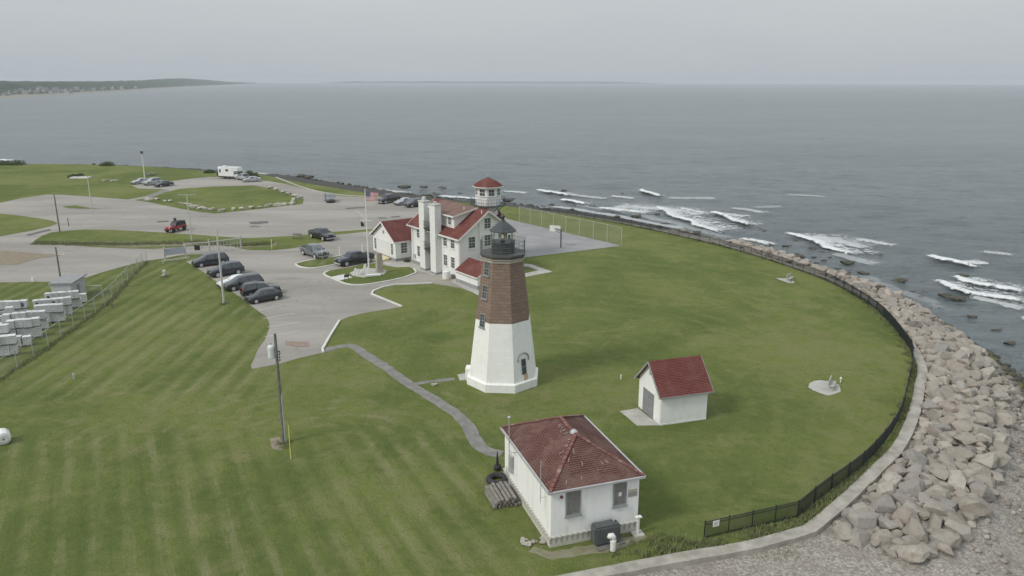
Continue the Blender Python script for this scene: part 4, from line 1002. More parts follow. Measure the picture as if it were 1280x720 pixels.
# ---- gabled shed
def shed():
    T = thing('garden_shed', 'small white shed with a red gable roof and grey door on the open lawn', 'shed', (11.79, 55.42, 0), R(17))
    W, D, E_, A_ = 4.12, 3.9, 2.78, 4.72
    mb = MB(); mb.add([(0, 0, -.2), (W, 0, -.2), (W, D, -.2), (0, D, -.2), (0, 0, E_), (W, 0, E_), (W, D, E_), (0, D, E_), (0, D/2, A_), (W, D/2, A_)],
                     [(0, 1, 5, 4), (2, 3, 7, 6), (3, 0, 4, 8, 7), (1, 2, 6, 9, 5), (4, 5, 9, 8), (6, 7, 8, 9), (0, 3, 2, 1)]); mb.build('wall', M['shedwhite'], T)
    s = (A_-E_)/(D/2); o = .32
    mb = MB()
    for sg in (0, 1):
        y0 = -o if sg == 0 else D+o; z0 = E_ - s*o + .05; mb.add(*slab([(-.32, y0, z0), (W+.32, y0, z0), (W+.32, D/2, A_+.07), (-.32, D/2, A_+.07)], .06))
    rf = mb.build('roof', M['roofred'], T)
    mb = MB()
    for x in (-.33, W+.33):
        for y0 in (-o, D+o): mb.bar((x, y0, E_-s*o-.03), (x, D/2, A_-.03), .04, .16)
    for y0 in (-o-.02, D+o+.02): mb.bar((-.33, y0, E_-s*o-.0), (W+.33, y0, E_-s*o-.0), .04, .1)
    mb.build('bargeboard', M['greytrim'], rf)
    mb = MB(); mx = frame((0, 2.0, 1.1), (-1, 0)); mb.box(-1.05, .78, -.05, .03, -1.08, 1.0, mx); dr = mb.build('door', mat('grey_door', (.20, .205, .21), .7, (.25, .255, .26), 2), T)
    mb = MB()
    for x in (-.13,): mb.box(x-.02, x+.02, -.07, -.045, -1.0, .95, mx)
    for z in (-.5, .35): mb.box(-1.0, .74, -.065, -.048, z-.03, z+.03, mx)
    mb.build('ledge', M['greytrim'], dr)
    mb = MB(); mx = frame((0, D/2, 3.75), (-1, 0)); mb.box(-.22, .22, -.04, .02, -.2, .2, mx); mb.build('vent', M['greytrim'], T)
    mb = MB(); mb.box(-.03, .0, .05, .2, -.1, E_); mb.box(0, W, -.025, 0, -.1, .12); mb.build('corner_board', M['trim'], T)
shed()
o = sheet('doorstep', [(775, 514.5), (797, 511), (824, 532), (797, 532.5)], M['concrete'], -.03, .6, .03, thick=.09); struct(o)

# ---- the big station house with garage, annexe and watch tower
def station():
    T = thing('station_house', 'large white clapboard station with red roofs, twin chimneys and an octagonal lookout tower', 'building', (-7.07, 100.64, 0), R(36.4))
    W, D, E_, A_ = 9.0, 13.4, 6.1, 9.25; wm = M['white']
    s = (A_-E_)/(W/2)
    mb = MB(); mb.add([(0, 0, .5), (W, 0, .5), (W, D, .5), (0, D, .5), (0, 0, E_), (W, 0, E_), (W, D, E_), (0, D, E_), (W/2, 0, A_), (W/2, D, A_)],
                     [(0, 1, 5, 8, 4), (2, 3, 7, 9, 6), (3, 0, 4, 7), (1, 2, 6, 5), (4, 8, 9, 7), (5, 6, 9, 8), (0, 3, 2, 1)]); mb.build('wall', wm, T)
    mb = MB(); mb.box(-.05, W+.05, -.05, D+.05, -.4, .5); mb.build('foundation', M['base'], T)
    o = .5
    mb = MB()
    for sg in (0, 1):
        x0 = -o if sg == 0 else W+o; z0 = E_ - s*o + .06
        mb.add(*slab([(x0, -.45, z0), (x0, D+.45, z0), (W/2, D+.45, A_+.06), (W/2, -.45, A_+.06)], .1))
    rf = mb.build('roof', M['roofred'], T)
    mb = MB()
    for y in (-.47, D+.47):
        for x0 in (-o, W+o): mb.bar((x0, y, E_-s*o-.07), (W/2, y, A_-.07), .06, .22)
    for x0 in (-o-.02, W+o+.02): mb.bar((x0, -.45, E_-s*o-.02), (x0, D+.45, E_-s*o-.02), .08, .2)
    mb.build('fascia', M['trim'], rf)
    # shed dormer on the front slope
    dx, y0, y1, zt = .85, 2.7, 11.0, 8.5; zr_ = lambda x: E_ + s*x
    mb = MB(); mb.add([(dx, y0, zr_(dx)-.1), (dx, y1, zr_(dx)-.1), (dx, y1, zt), (dx, y0, zt), (W/2-.5, y0, zr_(W/2-.5)-.1), (W/2-.5, y1, zr_(W/2-.5)-.1), (W/2-.5, y0, zt+.4), (W/2-.5, y1, zt+.4)],
                     [(0, 1, 2, 3), (0, 3, 6, 4), (1, 5, 7, 2), (3, 2, 7, 6), (4, 6, 7, 5), (0, 4, 5, 1)]); dm_ = mb.build('dormer', wm, T)
    mb = MB(); mb.add(*slab([(dx-.45, y0-.45, zt+.0), (dx-.45, y1+.4, zt+.0), (W/2+.05, y1+.4, A_+.12), (W/2+.05, y0-.45, A_+.12)], .1)); mb.build('dormer_roof', M['roofbrown'], dm_)
    mb = MB(); mb.bar((dx-.47, y0-.45, zt-.06), (dx-.47, y1+.4, zt-.06), .05, .2); mb.bar((dx-.45, y0-.47, zt-.06), (W/2, y0-.47, A_+.03), .05, .2); mb.build('dormer_fascia', M['trim'], dm_)
    # chimneys
    for ya, yb, zt_, nm in ((7.75, 9.2, 9.9, 1), (4.75, 6.2, 9.8, 0)):
        mb = MB(); mb.box(-1.0, -.002, ya, yb, .3, zt_); ch = mb.build('chimney', M['trim'], T)
        mb = MB(); mb.box(-1.08, .08, ya-.08, yb+.08, zt_, zt_+.16); mb.build('chimney_cap', M['greypole'], ch)
        mb = MB(); mb.box(-1.06, -.06, ya-.06, yb+.06, -.3, .3); mb.build('chimney_base', M['base'], ch)
        mb = MB()
        if nm: mb.lathe([(.32, zt_+.16), (.30, zt_+.5), (.26, zt_+.65), (.15, zt_+.72)], 14, (-.5, (ya+yb)/2, 0))
        else:
            for dy in (-.25, .25): mb.lathe([(.14, zt_+.16), (.14, zt_+.5)], 10, (-.5, (ya+yb)/2+dy, 0))
        mb.build('chimney_pot', M['greypole'], ch)
    # fire escape between the chimneys
    fe = MB()
    for z in (6.3, 3.35):
        fe.box(-1.15, -.05, 6.15, 7.85, z-.06, z)
        for zz in (.5, 1.0): fe.bar((-1.12, 6.15, z+zz), (-1.12, 7.85, z+zz), .03); fe.bar((-1.12, 6.17, z+zz), (0, 6.17, z+zz), .03); fe.bar((-1.12, 7.83, z+zz), (0, 7.83, z+zz), .03)
        for k in range(9): fe.bar((-1.12, 6.17 + .2*k, z), (-1.12, 6.17 + .2*k, z+1), .02)
        fe.bar((-1.1, 6.3, z-.06), (-.02, 6.3, z-.9), .05); fe.bar((-1.1, 7.7, z-.06), (-.02, 7.7, z-.9), .05)
    for y in (6.6, 7.0): fe.bar((-.7, y, .6), (-.7, y, 6.3), .03)
    for k in range(16): fe.bar((-.7, 6.6, .8+.35*k), (-.7, 7.0, .8+.35*k), .02)
    fe.build('fire_escape', M['iron'], T)
    mb = MB(); mb.bar((-.3, 6.2, 9.0), (-.3, 7.75, 9.3), .18, .18); mb.bar((-.3, 6.2, 8.6), (-.3, 7.5, 9.3), .1); mb.build('brace', wm, T)
    for y in (7.0,): 
        for z in (1.6, 4.4, 7.3): window(T, (0, y, z), (-1, 0), .8, 1.9, 1, 2, 'trim', 'glass', name='door', sill=False)
    # windows
    for y, z in ((3.75, 5.0), (1.8, 5.0), (3.75, 2.2), (1.8, 2.2), (11.2, 4.95), (11.2, 2.15)): window(T, (0, y, z), (-1, 0), .9, 1.5, 2, 4)
    window(T, (dx, 3.8, 7.72), (-1, 0), .75, 1.1, 2, 4)
    for x, z in ((1.95, 5.1), (4.55, 7.5), (4.55, 5.1), (7.1, 5.1), (7.1, 2.1)): window(T, (x, 0, z), (0, -1), 1.0, 1.5 if z < 7 else 1.35, 2, 4)
    for x in (2, 4.5, 7):
        for z in (2.2, 5): window(T, (x, D, z), (0, 1), .95, 1.5)
    for y in (2, 5, 8, 11.5):
        for z in (2.2, 5): window(T, (W, y, z), (1, 0), .95, 1.5)
    mb = MB(); mb.tube([(-.08, .15, .5), (-.08, .15, 5.7)], .05, 6); mb.tube([(-.08, 12.9, .5), (-.08, 12.9, 5.7)], .05, 6); mb.tube([(3.15, -.08, 2.8), (3.15, -.08, 7.8)], .05, 6); mb.build('downpipe', M['trim'], T)
    mb = MB(); mb.lathe([(.08, 0), (.08, .45)], 8, (3.3, 3.9, 8.9)); mb.lathe([(.08, 0), (.08, .5)], 8, (3.9, .4, 8.75)); mb.build('roof_vent', M['trim'], rf)
    # low annexe at the gable
    ax0, ax1, ay, ez, az = -.7, 3.6, -5.3, 1.75, 3.05; mx_ = (ax0+ax1)/2
    mb = MB(); mb.add([(ax0, ay, .5), (ax1, ay, .5), (ax1, -.03, .5), (ax0, -.03, .5), (ax0, ay, ez), (ax1, ay, ez), (ax1, -.03, ez), (ax0, -.03, ez), (mx_, ay, az), (mx_, -.03, az)],
                     [(0, 1, 5, 8, 4), (2, 3, 7, 9, 6), (3, 0, 4, 7), (1, 2, 6, 5), (4, 8, 9, 7), (5, 6, 9, 8), (0, 3, 2, 1)]); an = mb.build('annexe', wm, T)
    mb = MB(); sa = (az-ez)/(mx_-ax0)
    for x0, sgn in ((ax0-.3, 1), (ax1+.3, 1)): mb.add(*slab([(x0, ay-.3, ez-sa*.3+.05), (x0, -.02, ez-sa*.3+.05), (mx_, -.02, az+.05), (mx_, ay-.3, az+.05)], .08))
    mb.build('annexe_roof', M['roofred'], an)
    mb = MB(); mb.bar((ax0-.32, ay-.3, ez-.12), (ax0-.32, -.02, ez-.12), .06, .14); mb.bar((ax0-.3, ay-.32, ez-.12), (mx_, ay-.32, az), .05, .14); mb.bar((ax1+.3, ay-.32, ez-.12), (mx_, ay-.32, az), .05, .14); mb.build('annexe_fascia', M['trim'], an)
    mb = MB(); mb.box(ax0-.04, ax1+.04, ay-.04, -.06, -.4, .5); mb.build('annexe_foundation', M['base'], an)
    # back wing between house and tower
    bx0, bx1, by0, by1, be, ba = W+.01, 12.2, 6.2, 11.4, 5.3, 7.6; my = (by0+by1)/2
    mb = MB(); mb.add([(bx0, by0, -.3), (bx1, by0, -.3), (bx1, by1, -.3), (bx0, by1, -.3), (bx0, by0, be), (bx1, by0, be), (bx1, by1, be), (bx0, by1, be), (bx0, my, ba), (bx1, my, ba)],
                     [(0, 1, 5, 4), (2, 3, 7, 6), (3, 0, 4, 8, 7), (1, 2, 6, 9, 5), (4, 5, 9, 8), (6, 7, 8, 9), (0, 3, 2, 1)]); bw = mb.build('rear_wing', wm, T)
    mb = MB()
    for y0_ in (by0-.4, by1+.4): mb.add(*slab([(bx0-3.8, y0_, be-.25), (bx1+.4, y0_, be-.25), (bx1+.4, my, ba+.07), (bx0-3.8, my, ba+.07)], .1))
    mb.build('rear_roof', M['roofred'], bw)
    for x in (10.6,): window(T, (x, by0, 3.9), (0, -1), .9, 1.4)
    # watch tower
    tx, ty = 10.9, 9.0; a0 = R(22.5 - 36.4 + 18)
    def ring(prof, n=8): mb = MB(); mb.lathe(prof, n, (tx, ty, 0), a0); return mb
    tw = ring([(1.5, 5), (1.5, 8.25)]).build('tower_shaft', wm, T)
    ring([(1.75, 8.22), (2.75, 8.3), (2.75, 8.4), (1.9, 8.4)]).build('tower_gallery', M['iron'], T)
    ring([(1.9, 8.4), (1.9, 11.1)]).build('lookout_room', wm, T)
    ring([(2.35, 11.02), (2.4, 11.1), (2.4, 11.2), (1.6, 11.2)]).build('eave', M['trim'], T)
    rt_ = ring([(2.36, 11.2), (1.3, 11.95), (.05, 12.5)]).build('tower_roof', M['roofred'], T)
    mb = MB(); mb.tube([(tx, ty, 12.45), (tx, ty, 13.1)], .03, 6); mb.build('finial', M['galv'], rt_)
    mb = MB()
    for k in range(8):
        a, b = a0 + k*math.pi/4, a0 + (k+1)*math.pi/4; p = Vector((tx + 2.68*math.cos(a), ty + 2.68*math.sin(a), 8.4)); q = Vector((tx + 2.68*math.cos(b), ty + 2.68*math.sin(b), 8.4))
        for z in (.5, 1.0): mb.bar(p + Vector((0, 0, z)), q + Vector((0, 0, z)), .035)
        for j in range(5): u = p.lerp(q, j/5); mb.bar(u, u + Vector((0, 0, 1)), .03)
        mb.bar(Vector((tx + 1.45*math.cos(a), ty + 1.45*math.sin(a), 7.5)), p, .09)
    mb.build('tower_railing', M['iron'], T)
    for k in range(8):
        a = a0 + (k+.5)*math.pi/4; n = (math.cos(a), math.sin(a)); ap = 1.9*.924
        window(T, (tx + n[0]*ap, ty + n[1]*ap, 10.35), n, .85, .95, 2, 2, fw=.05)
    # garage wing
    gx0, gx1, gy0, gy1, ge, ga = -1.75, 7.4, 15.3, 22.75, 3.2, 5.6; gm_ = (gy0+gy1)/2
    mb = MB(); mb.add([(gx0, gy0, .45), (gx1, gy0, .45), (gx1, gy1, .45), (gx0, gy1, .45), (gx0, gy0, ge), (gx1, gy0, ge), (gx1, gy1, ge), (gx0, gy1, ge), (gx0, gm_, ga), (gx1, gm_, ga)],
                     [(0, 1, 5, 4), (2, 3, 7, 6), (3, 0, 4, 8, 7), (1, 2, 6, 9, 5), (4, 5, 9, 8), (6, 7, 8, 9), (0, 3, 2, 1)]); gw = mb.build('garage', wm, T)
    mb = MB(); mb.box(gx0-.05, gx1+.05, gy0-.05, gy1+.05, -.4, .45); mb.build('garage_foundation', M['base'], gw)
    mb = MB(); sg_ = (ga-ge)/(gm_-gy0)
    for y0_ in (gy0-.35, gy1+.35): mb.add(*slab([(gx0-.4, y0_, ge-sg_*.35+.06), (gx1+.3, y0_, ge-sg_*.35+.06), (gx1+.3, gm_, ga+.06), (gx0-.4, gm_, ga+.06)], .09))
    mb.build('garage_roof', M['roofred'], gw)
    mb = MB()
    for y0_ in (gy0-.37, gy1+.37): mb.bar((gx0-.42, y0_, ge-.22), (gx0-.42, gm_, ga-.04), .06, .2); mb.bar((gx0-.4, y0_, ge-.22), (gx1+.3, y0_, ge-.22), .06, .16)
    mb.build('garage_fascia', M['trim'], gw)
    mx = frame((gx0, 19.2, 1.5), (-1, 0)); mb = MB(); mb.box(-1.9, 1.9, -.05, .05, -1.05, 1.25, mx)
    for z in (-.45, .1, .65): mb.box(-1.85, 1.85, -.062, -.045, z-.015, z+.015, mx)
    mb.build('garage_door', mat('white_garage_door', (.70, .705, .68), .6), T)
    for y in (16.35, 21.9): window(T, (gx0, y, 1.75), (-1, 0), .6, 1.7, 2, 4)
    window(T, (-.3, gy0, 1.95), (0, -1), 1.0, 1.55, 2, 4)
    mx = frame((gx0, gm_, 4.0), (-1, 0)); mb = MB(); mb.add([mx @ Vector((.3*math.cos(k*math.pi/4), -.04, .3*math.sin(k*math.pi/4))) for k in range(8)], [tuple(range(8))]); mb.build('round_vent', M['greytrim'], T)
    # link passage
    mb = MB(); mb.box(.8, 6, D+.01, gy0-.01, -.3, 3.0); mb.build('passage', wm, T); mb = MB(); mb.box(.6, 6.2, D-.0, gy0, 3.0, 3.15); mb.build('passage_roof', M['roofred'], T)
    # electric meters low on the wall
    mb = MB(); mb.box(-.15, 0, 12.2, 12.7, .9, 1.5); mb.build('meter_box', M['galv'], T)
station()
def onhouse(x, y, z=0): a = R(36.4); return Vector((-7.07 + x*math.cos(a) - y*math.sin(a), 100.64 + x*math.sin(a) + y*math.cos(a), z))
p = onhouse(-1.15, 1.75); t = thing('storage_tank', 'squat white cylindrical tank against the front corner of the station', 'tank', tuple(p))
mb = MB(); mb.lathe([(.5, .1), (.55, .18), (.55, 1.15), (.5, 1.22), (.1, 1.3)], 20); mb.build('tank_body', M['trim'], t); mb = MB(); mb.box(-.75, .75, -.75, .75, -.02, .1); mb.build('tank_base', mat('tan_pad', (.4, .33, .22), .9), t)
p = onhouse(-3.0, 18.3); t = thing('loading_ramp', 'low yellow painted ramp before the garage door of the station', 'ramp', tuple(p), R(36.4))
mb = MB(); mb.add([(-1.2, -1.6, 0), (1.0, -1.6, 0), (1.0, 1.6, 0), (-1.2, 1.6, 0), (1.0, -1.6, .4), (1.0, 1.6, .4)], [(0, 1, 4), (3, 5, 2), (0, 4, 5, 3), (1, 2, 5, 4), (0, 3, 2, 1)]); mb.build('deck', mat('faded_yellow', (.55, .47, .22), .8, (.62, .58, .42), 3), t)
p = onhouse(-.4, 14.3); t = thing('bush', 'small dark bush in the corner between garage and station', 'bush', tuple(p))
def leafclump(name, parent, rad, n, size, m, seed=0, flat=.8):
    rr = random.Random(seed); mb = MB()
    for _ in range(n):
        v = Vector((rr.gauss(0, 1), rr.gauss(0, 1), abs(rr.gauss(0, 1)))).normalized()*rad*rr.uniform(.4, 1); v.z *= flat
        a = Vector((rr.uniform(-1, 1), rr.uniform(-1, 1), rr.uniform(-.3, 1))).normalized()*size; b = Vector((rr.uniform(-1, 1), rr.uniform(-1, 1), rr.uniform(-.5, .5))).normalized()*size*.6
        mb.add([v-a, v+b, v+a, v-b], [(0, 1, 2, 3)])
    return mb.build(name, m, parent)
LEAF = mat('dark_leaves', (.05, .075, .03), .8, (.10, .13, .05), 6)
leafclump('foliage', t, .6, 350, .09, LEAF, 1)

# ================================================================== VEHICLES
def paint(name, c, metal=.0): 
    m = mat(name, c, .16, metal=metal, spec=.7); m.node_tree.nodes['Principled BSDF'].inputs['Coat Weight'].default_value = .5; return m
PAINT = dict(black=paint('black_paint', (.018, .02, .024)), navy=paint('dark_blue_paint', (.02, .026, .04)), grey=paint('grey_paint', (.16, .175, .185), .3), dark=paint('charcoal_paint', (.04, .045, .05)), silver=paint('silver_paint', (.42, .44, .46), .3),
             white=paint('white_car_paint', (.72, .73, .72)), red=paint('red_paint', (.30, .02, .03)))
CG = mat('car_glass', (.045, .052, .058), .10, spec=1.0); TY = mat('tyre_rubber', (.02, .02, .021), .85); RIM = mat('alloy_rim', (.50, .51, .52), .4, metal=.3); LAMP = mat('headlamp_glass', (.6, .62, .62), .15); TAIL = mat('tail_lamp_glass', (.28, .02, .02), .2); TRIMB = mat('black_plastic', (.03, .03, .03), .7)
# stations: x, z_top, half-width at top, z_belt ; the cabin is where z_top rises above the belt
SPEC = dict(
 sedan=dict(L=4.75, W=1.82, st=[(2.36, .56, .62, .50), (2.30, .74, .74, .60), (1.6, .90, .80, .78), (1.0, .97, .80, .88), (.35, 1.40, .60, .90), (-.3, 1.46, .60, .92), (-1.05, 1.40, .58, .94), (-1.75, 1.06, .74, .96), (-2.2, 1.02, .74, .90), (-2.36, .72, .72, .62)], g=[3, 6], wx=(1.42, -1.38), wr=.33, zl=.26),
 hatch=dict(L=4.3, W=1.78, st=[(2.14, .56, .62, .50), (2.08, .76, .74, .62), (1.45, .93, .78, .82), (1.0, 1.0, .78, .90), (.35, 1.44, .60, .92), (-.4, 1.5, .60, .94), (-1.3, 1.44, .58, .96), (-1.95, 1.05, .70, .96), (-2.12, .7, .72, .62)], g=[3, 6], wx=(1.32, -1.28), wr=.32, zl=.25),
 van=dict(L=5.0, W=1.96, st=[(2.48, .60, .66, .52), (2.42, .85, .80, .70), (1.9, 1.02, .84, .92), (1.5, 1.10, .84, .98), (.55, 1.64, .68, 1.0), (-.5, 1.74, .70, 1.02), (-2.0, 1.72, .70, 1.02), (-2.42, 1.1, .82, 1.02), (-2.48, .72, .80, .66)], g=[3, 6], wx=(1.55, -1.5), wr=.34, zl=.26),
 suv=dict(L=4.75, W=1.92, st=[(2.36, .62, .66, .54), (2.30, .95, .82, .76), (1.7, 1.06, .84, .96), (1.05, 1.12, .84, 1.02), (.45, 1.62, .68, 1.04), (-.6, 1.74, .70, 1.06), (-1.9, 1.70, .68, 1.06), (-2.25, 1.12, .82, 1.06), (-2.36, .72, .82, .70)], g=[3, 6], wx=(1.42, -1.42), wr=.37, zl=.32, rack=1),
 pickup=dict(L=5.9, W=2.02, st=[(2.93, .72, .78, .60), (2.88, 1.08, .90, .86), (2.3, 1.2, .90, 1.08), (1.45, 1.24, .90, 1.14), (.85, 1.84, .72, 1.16), (.0, 1.93, .74, 1.18), (-.85, 1.88, .72, 1.18), (-1.05, 1.24, .96, 1.16), (-2.85, 1.24, .96, 1.16), (-2.93, 1.20, .92, .7)], g=[3, 6], wx=(1.92, -1.85), wr=.42, zl=.42, bed=(-2.8, -1.12)),
)
def make_car(kind, pm_, label, loc, rz, cat='car', group='parked cars', rackon=True):
    S = SPEC[kind]; T = thing('parked_car' if kind != 'pickup' else 'pickup_truck', label, cat, loc, rz, group); st = S['st']; hw = S['W']/2; zl = S['zl']
    rings = []
    for (x, zt, wt, zb) in st:
        endf = .93 if abs(x) > S['L']/2 - .1 else 1
        wt_ = min(wt, hw*.96*endf); crown = .035
        rings.append([(x, 0, zt + crown), (x, wt_*.72, zt + crown*.6), (x, wt_, zt - .035), (x, hw*endf, min(zb, zt - .05)), (x, hw*endf, (zl + min(zb, zt-.05))/2), (x, hw*endf*.95, zl)])
    vs = []; fs = []
    for rg in rings: vs += rg + [(x, -y, z) for x, y, z in rg[1:]]
    n = 11
    def vi(i, k): return i*n + k if k >= 0 else i*n + 5 - k       # k<0 : mirrored side
    for i in range(len(rings)-1):
        for a, b in ((0, 1), (1, 2), (2, 3), (3, 4), (4, 5)): fs.append((vi(i, a), vi(i+1, a), vi(i+1, b), vi(i, b)))
        for a, b in ((0, -1), (-1, -2), (-2, -3), (-3, -4), (-4, -5)): fs.append((vi(i, b), vi(i+1, b), vi(i+1, a), vi(i, a)))
        fs.append((vi(i, 5), vi(i+1, 5), vi(i+1, -5), vi(i, -5)))
    for i in (0, len(rings)-1): fs.append(tuple([vi(i, k) for k in (0, 1, 2, 3, 4, 5, -5, -4, -3, -2, -1)]))
    mb = MB(); mb.add(vs, fs); body = mb.build('body', pm_, T, smooth=True)
    md = body.modifiers.new('e', 'EDGE_SPLIT'); md.split_angle = R(38)
    # glass: panes set just proud of the shell
    def pane(q, inset, out, name, parent=T):
        q = [Vector(p) for p in q]; c = sum(q, Vector())/len(q); nn = (q[1]-q[0]).cross(q[2]-q[0]).normalized()
        if nn.dot(c - Vector((0, 0, .8))) < 0: nn = -nn
        q2 = [c + (p-c)*(1-inset) + nn*out for p in q]; mb = MB(); m_ = len(q2)
        mb.add(q2 + [p - nn*.03 for p in q2], [tuple(range(m_)), tuple(range(m_, 2*m_))[::-1]] + [(i, (i+1) % m_, m_+(i+1) % m_, m_+i) for i in range(m_)]); return mb.build(name, CG, parent)
    g0, g1 = S['g']; a, b = rings[g0], rings[g0+1]
    def mir(p): return (p[0], -p[1], p[2])
    pane([a[2], b[2], (b[0][0], 0, b[0][2]), mir(b[2]), mir(a[2]), (a[0][0], 0, a[0][2])], .10, .014, 'windscreen')
    a, b = rings[g1], rings[g1+1]; pane([a[2], b[2], mir(b[2]), mir(a[2])], .14, .03, 'rear_window')
    for sgn in (1, -1):
        sm = (lambda p: p) if sgn == 1 else mir
        for i in range(g0, g1+1):
            q = [rings[i][3], rings[i+1][3], rings[i+1][2], rings[i][2]]
            if i == g0: q = [rings[i+1][3], (rings[i][3][0]*.75 + rings[i+1][3][0]*.25, rings[i][3][1], rings[i][3][2]), rings[i+1][2]]
            if i == g1: 
                if kind == 'pickup': continue
                q = [rings[i][3], (rings[i+1][3][0]*.6 + rings[i][3][0]*.4, rings[i][3][1], rings[i][3][2]), rings[i][2]]
            pane([sm(p) for p in q], .13, .012, 'side_window')
    for x in S['wx']:
        for sgn in (1, -1):
            r_w = S['wr']; mb = MB()
            mb.lathe([(r_w*.6, -.11), (r_w*.95, -.11), (r_w, -.08), (r_w, .08), (r_w*.95, .11), (r_w*.6, .11)], 20); w = mb.build('tyre', TY, T, (x, sgn*(hw-.09), r_w)); w.rotation_euler = (R(90), 0, 0)
            mb = MB(); mb.lathe([(r_w*.70, -.112), (r_w*.70, .112), (r_w*.5, .105)], 16); mb.build('rim', RIM, w, (0, 0, .012*-sgn))
            mb = MB(); vs = []; fs = []; K = 12
            for k in range(K+1):
                an = math.pi*k/K
                for rr_ in (r_w*1.02, r_w*1.17): vs.append((x + rr_*math.cos(an), sgn*(hw+.006), r_w + rr_*math.sin(an)))
            for k in range(K): fs.append((2*k, 2*k+1, 2*k+3, 2*k+2))
            mb.add(vs, fs); mb.build('wheel_arch', TRIMB, T)
    xf, xr = st[1][0], st[-2][0]
    for sgn in (1, -1):
        mb = MB(); z = st[1][1]-.12; mb.box(xf-.18, xf+.035, sgn*hw*.62-.17, sgn*hw*.62+.17, z-.09, z+.05); mb.build('headlight', LAMP, T, bevel=.02)
        mb = MB(); z = min(st[-2][1], st[-2][3])-.12; mb.box(st[-1][0]-.03, st[-1][0]+.16, sgn*hw*.78-.12, sgn*hw*.78+.10, z-.14, z+.06); mb.build('tail_light', TAIL, T, bevel=.02)
        if kind in ('suv', 'pickup', 'van'): mb = MB(); mb.box(rings[g0+1][3][0]+.12, rings[g0+1][3][0]+.34, sgn*(hw+.02)-.02, sgn*(hw+.2), st[g0][3]+.02, st[g0][3]+.2); mb.build('wing_mirror', pm_, T, bevel=.02)
    mb = MB(); mb.box(st[0][0]-.02, st[0][0]+.03, -hw*.5, hw*.5, zl+.1, st[0][1]-.06); mb.build('grille', TRIMB, T)
    mb = MB(); mb.box(st[0][0]-.1, st[0][0]+.06, -hw*.88, hw*.88, zl-.02, zl+.16); mb.box(st[-1][0]-.06, st[-1][0]+.1, -hw*.88, hw*.88, zl-.02, zl+.18); mb.build('bumper', TRIMB if kind != 'pickup' else RIM, T, bevel=.02)
    if kind == 'pickup':
        x0, x1 = S['bed']; mb = MB(); mb.box(x0, x1, -.82, .82, 1.255, 1.29); mb.build('bed_dark_panel', TRIMB, T)  # dark panel stands in for the shade inside the open bed
    if S.get('rack') and rackon:
        mb = MB()
        for sgn in (1, -1): mb.bar((.2, sgn*.58, 1.79), (-1.6, sgn*.58, 1.77), .035)
        mb.build('roof_rack', RIM, T)
    return T
def car_at(kind, paintk, label, f, r, side=None, cat='car', group='parked cars', **k):
    """f, r: photo points where the near front and rear tyres touch the ground"""
    pf, pr = G(*f), G(*r); d = (pf - pr).normalized(); c = (pf + pr)/2; n = Vector((-d.y, d.x, 0))
    if n.y < 0: n = -n
    c = c + n*(SPEC[kind]['W']/2 - .1); c.z = .014
    return make_car(kind, PAINT[paintk], label, tuple(c), math.atan2(d.y, d.x), cat, group, **k)
DX = None
rowd = [('van', 'navy', 'dark blue minivan, farthest of the row parked along the lawn edge', (254, 334), (277, 331)),
 ('suv', 'navy', 'dark blue estate car with silver rims, parked second from the far end of the row', (272.6, 347), (298, 343)),
 ('sedan', 'white', 'white car mostly hidden behind the dark van in the parked row', (288, 360.5), (309, 357)),
 ('van', 'dark', 'charcoal van-shaped car beside the white car in the parked row', (292, 364), (322, 359.5)),
 ('suv', 'black', 'black car parked facing out, second nearest in the row', (343, 368.5), (313, 372.5)),
 ('hatch', 'black', 'black hatchback, nearest of the cars parked along the lawn edge', (320, 380), (346.3, 375))]
for kd, pk, lb, f, r in rowd: car_at(kd, pk, lb, f, r, group='cars parked along the lawn edge')
car_at('pickup', 'black', 'black pick-up truck parked by the grass strip at the far side of the yard', (404, 301.5), (389.5, 297.5), cat='truck')
car_at('pickup', 'grey', 'grey pick-up truck parked between the two black ones', (394, 324), (379.5, 319), cat='truck')
car_at('pickup', 'navy', 'long dark blue pick-up truck beside the flagpole', (432.5, 333.5), (462, 328.2), cat='truck')
car_at('suv', 'grey', 'silver grey car driving alone across the far lot', (409.5, 254.5), (405.8, 250), rackon=False)
car_at('pickup', 'black', 'black open-topped truck parked at the sea edge, left of the silver one', (482.6, 254.8), (496, 252.5), cat='truck')
car_at('sedan', 'silver', 'silver car at the sea edge between two dark vehicles', (503, 256.6), (513, 255.3))
car_at('suv', 'dark', 'dark car at the sea edge just left of the chimneys', (517, 259.4), (526.5, 258.2))
car_at('sedan', 'silver', 'leftmost of the three cars on the far loop road, silver grey', (172.5, 230.5), (184, 229.4))
car_at('suv', 'silver', 'silver car between a grey and a black one on the far loop road', (187, 231.8), (199, 230.3))
car_at('sedan', 'black', 'black car at the right end of the trio on the far loop road', (200, 234.2), (214.5, 232.4))
car_at('pickup', 'silver', 'silver truck parked close in front of the white camper', (296, 224.6), (307, 226.6), cat='truck')
car_at('sedan', 'silver', 'silver car right of the camper and the silver truck', (308.5, 228), (323, 227.2))

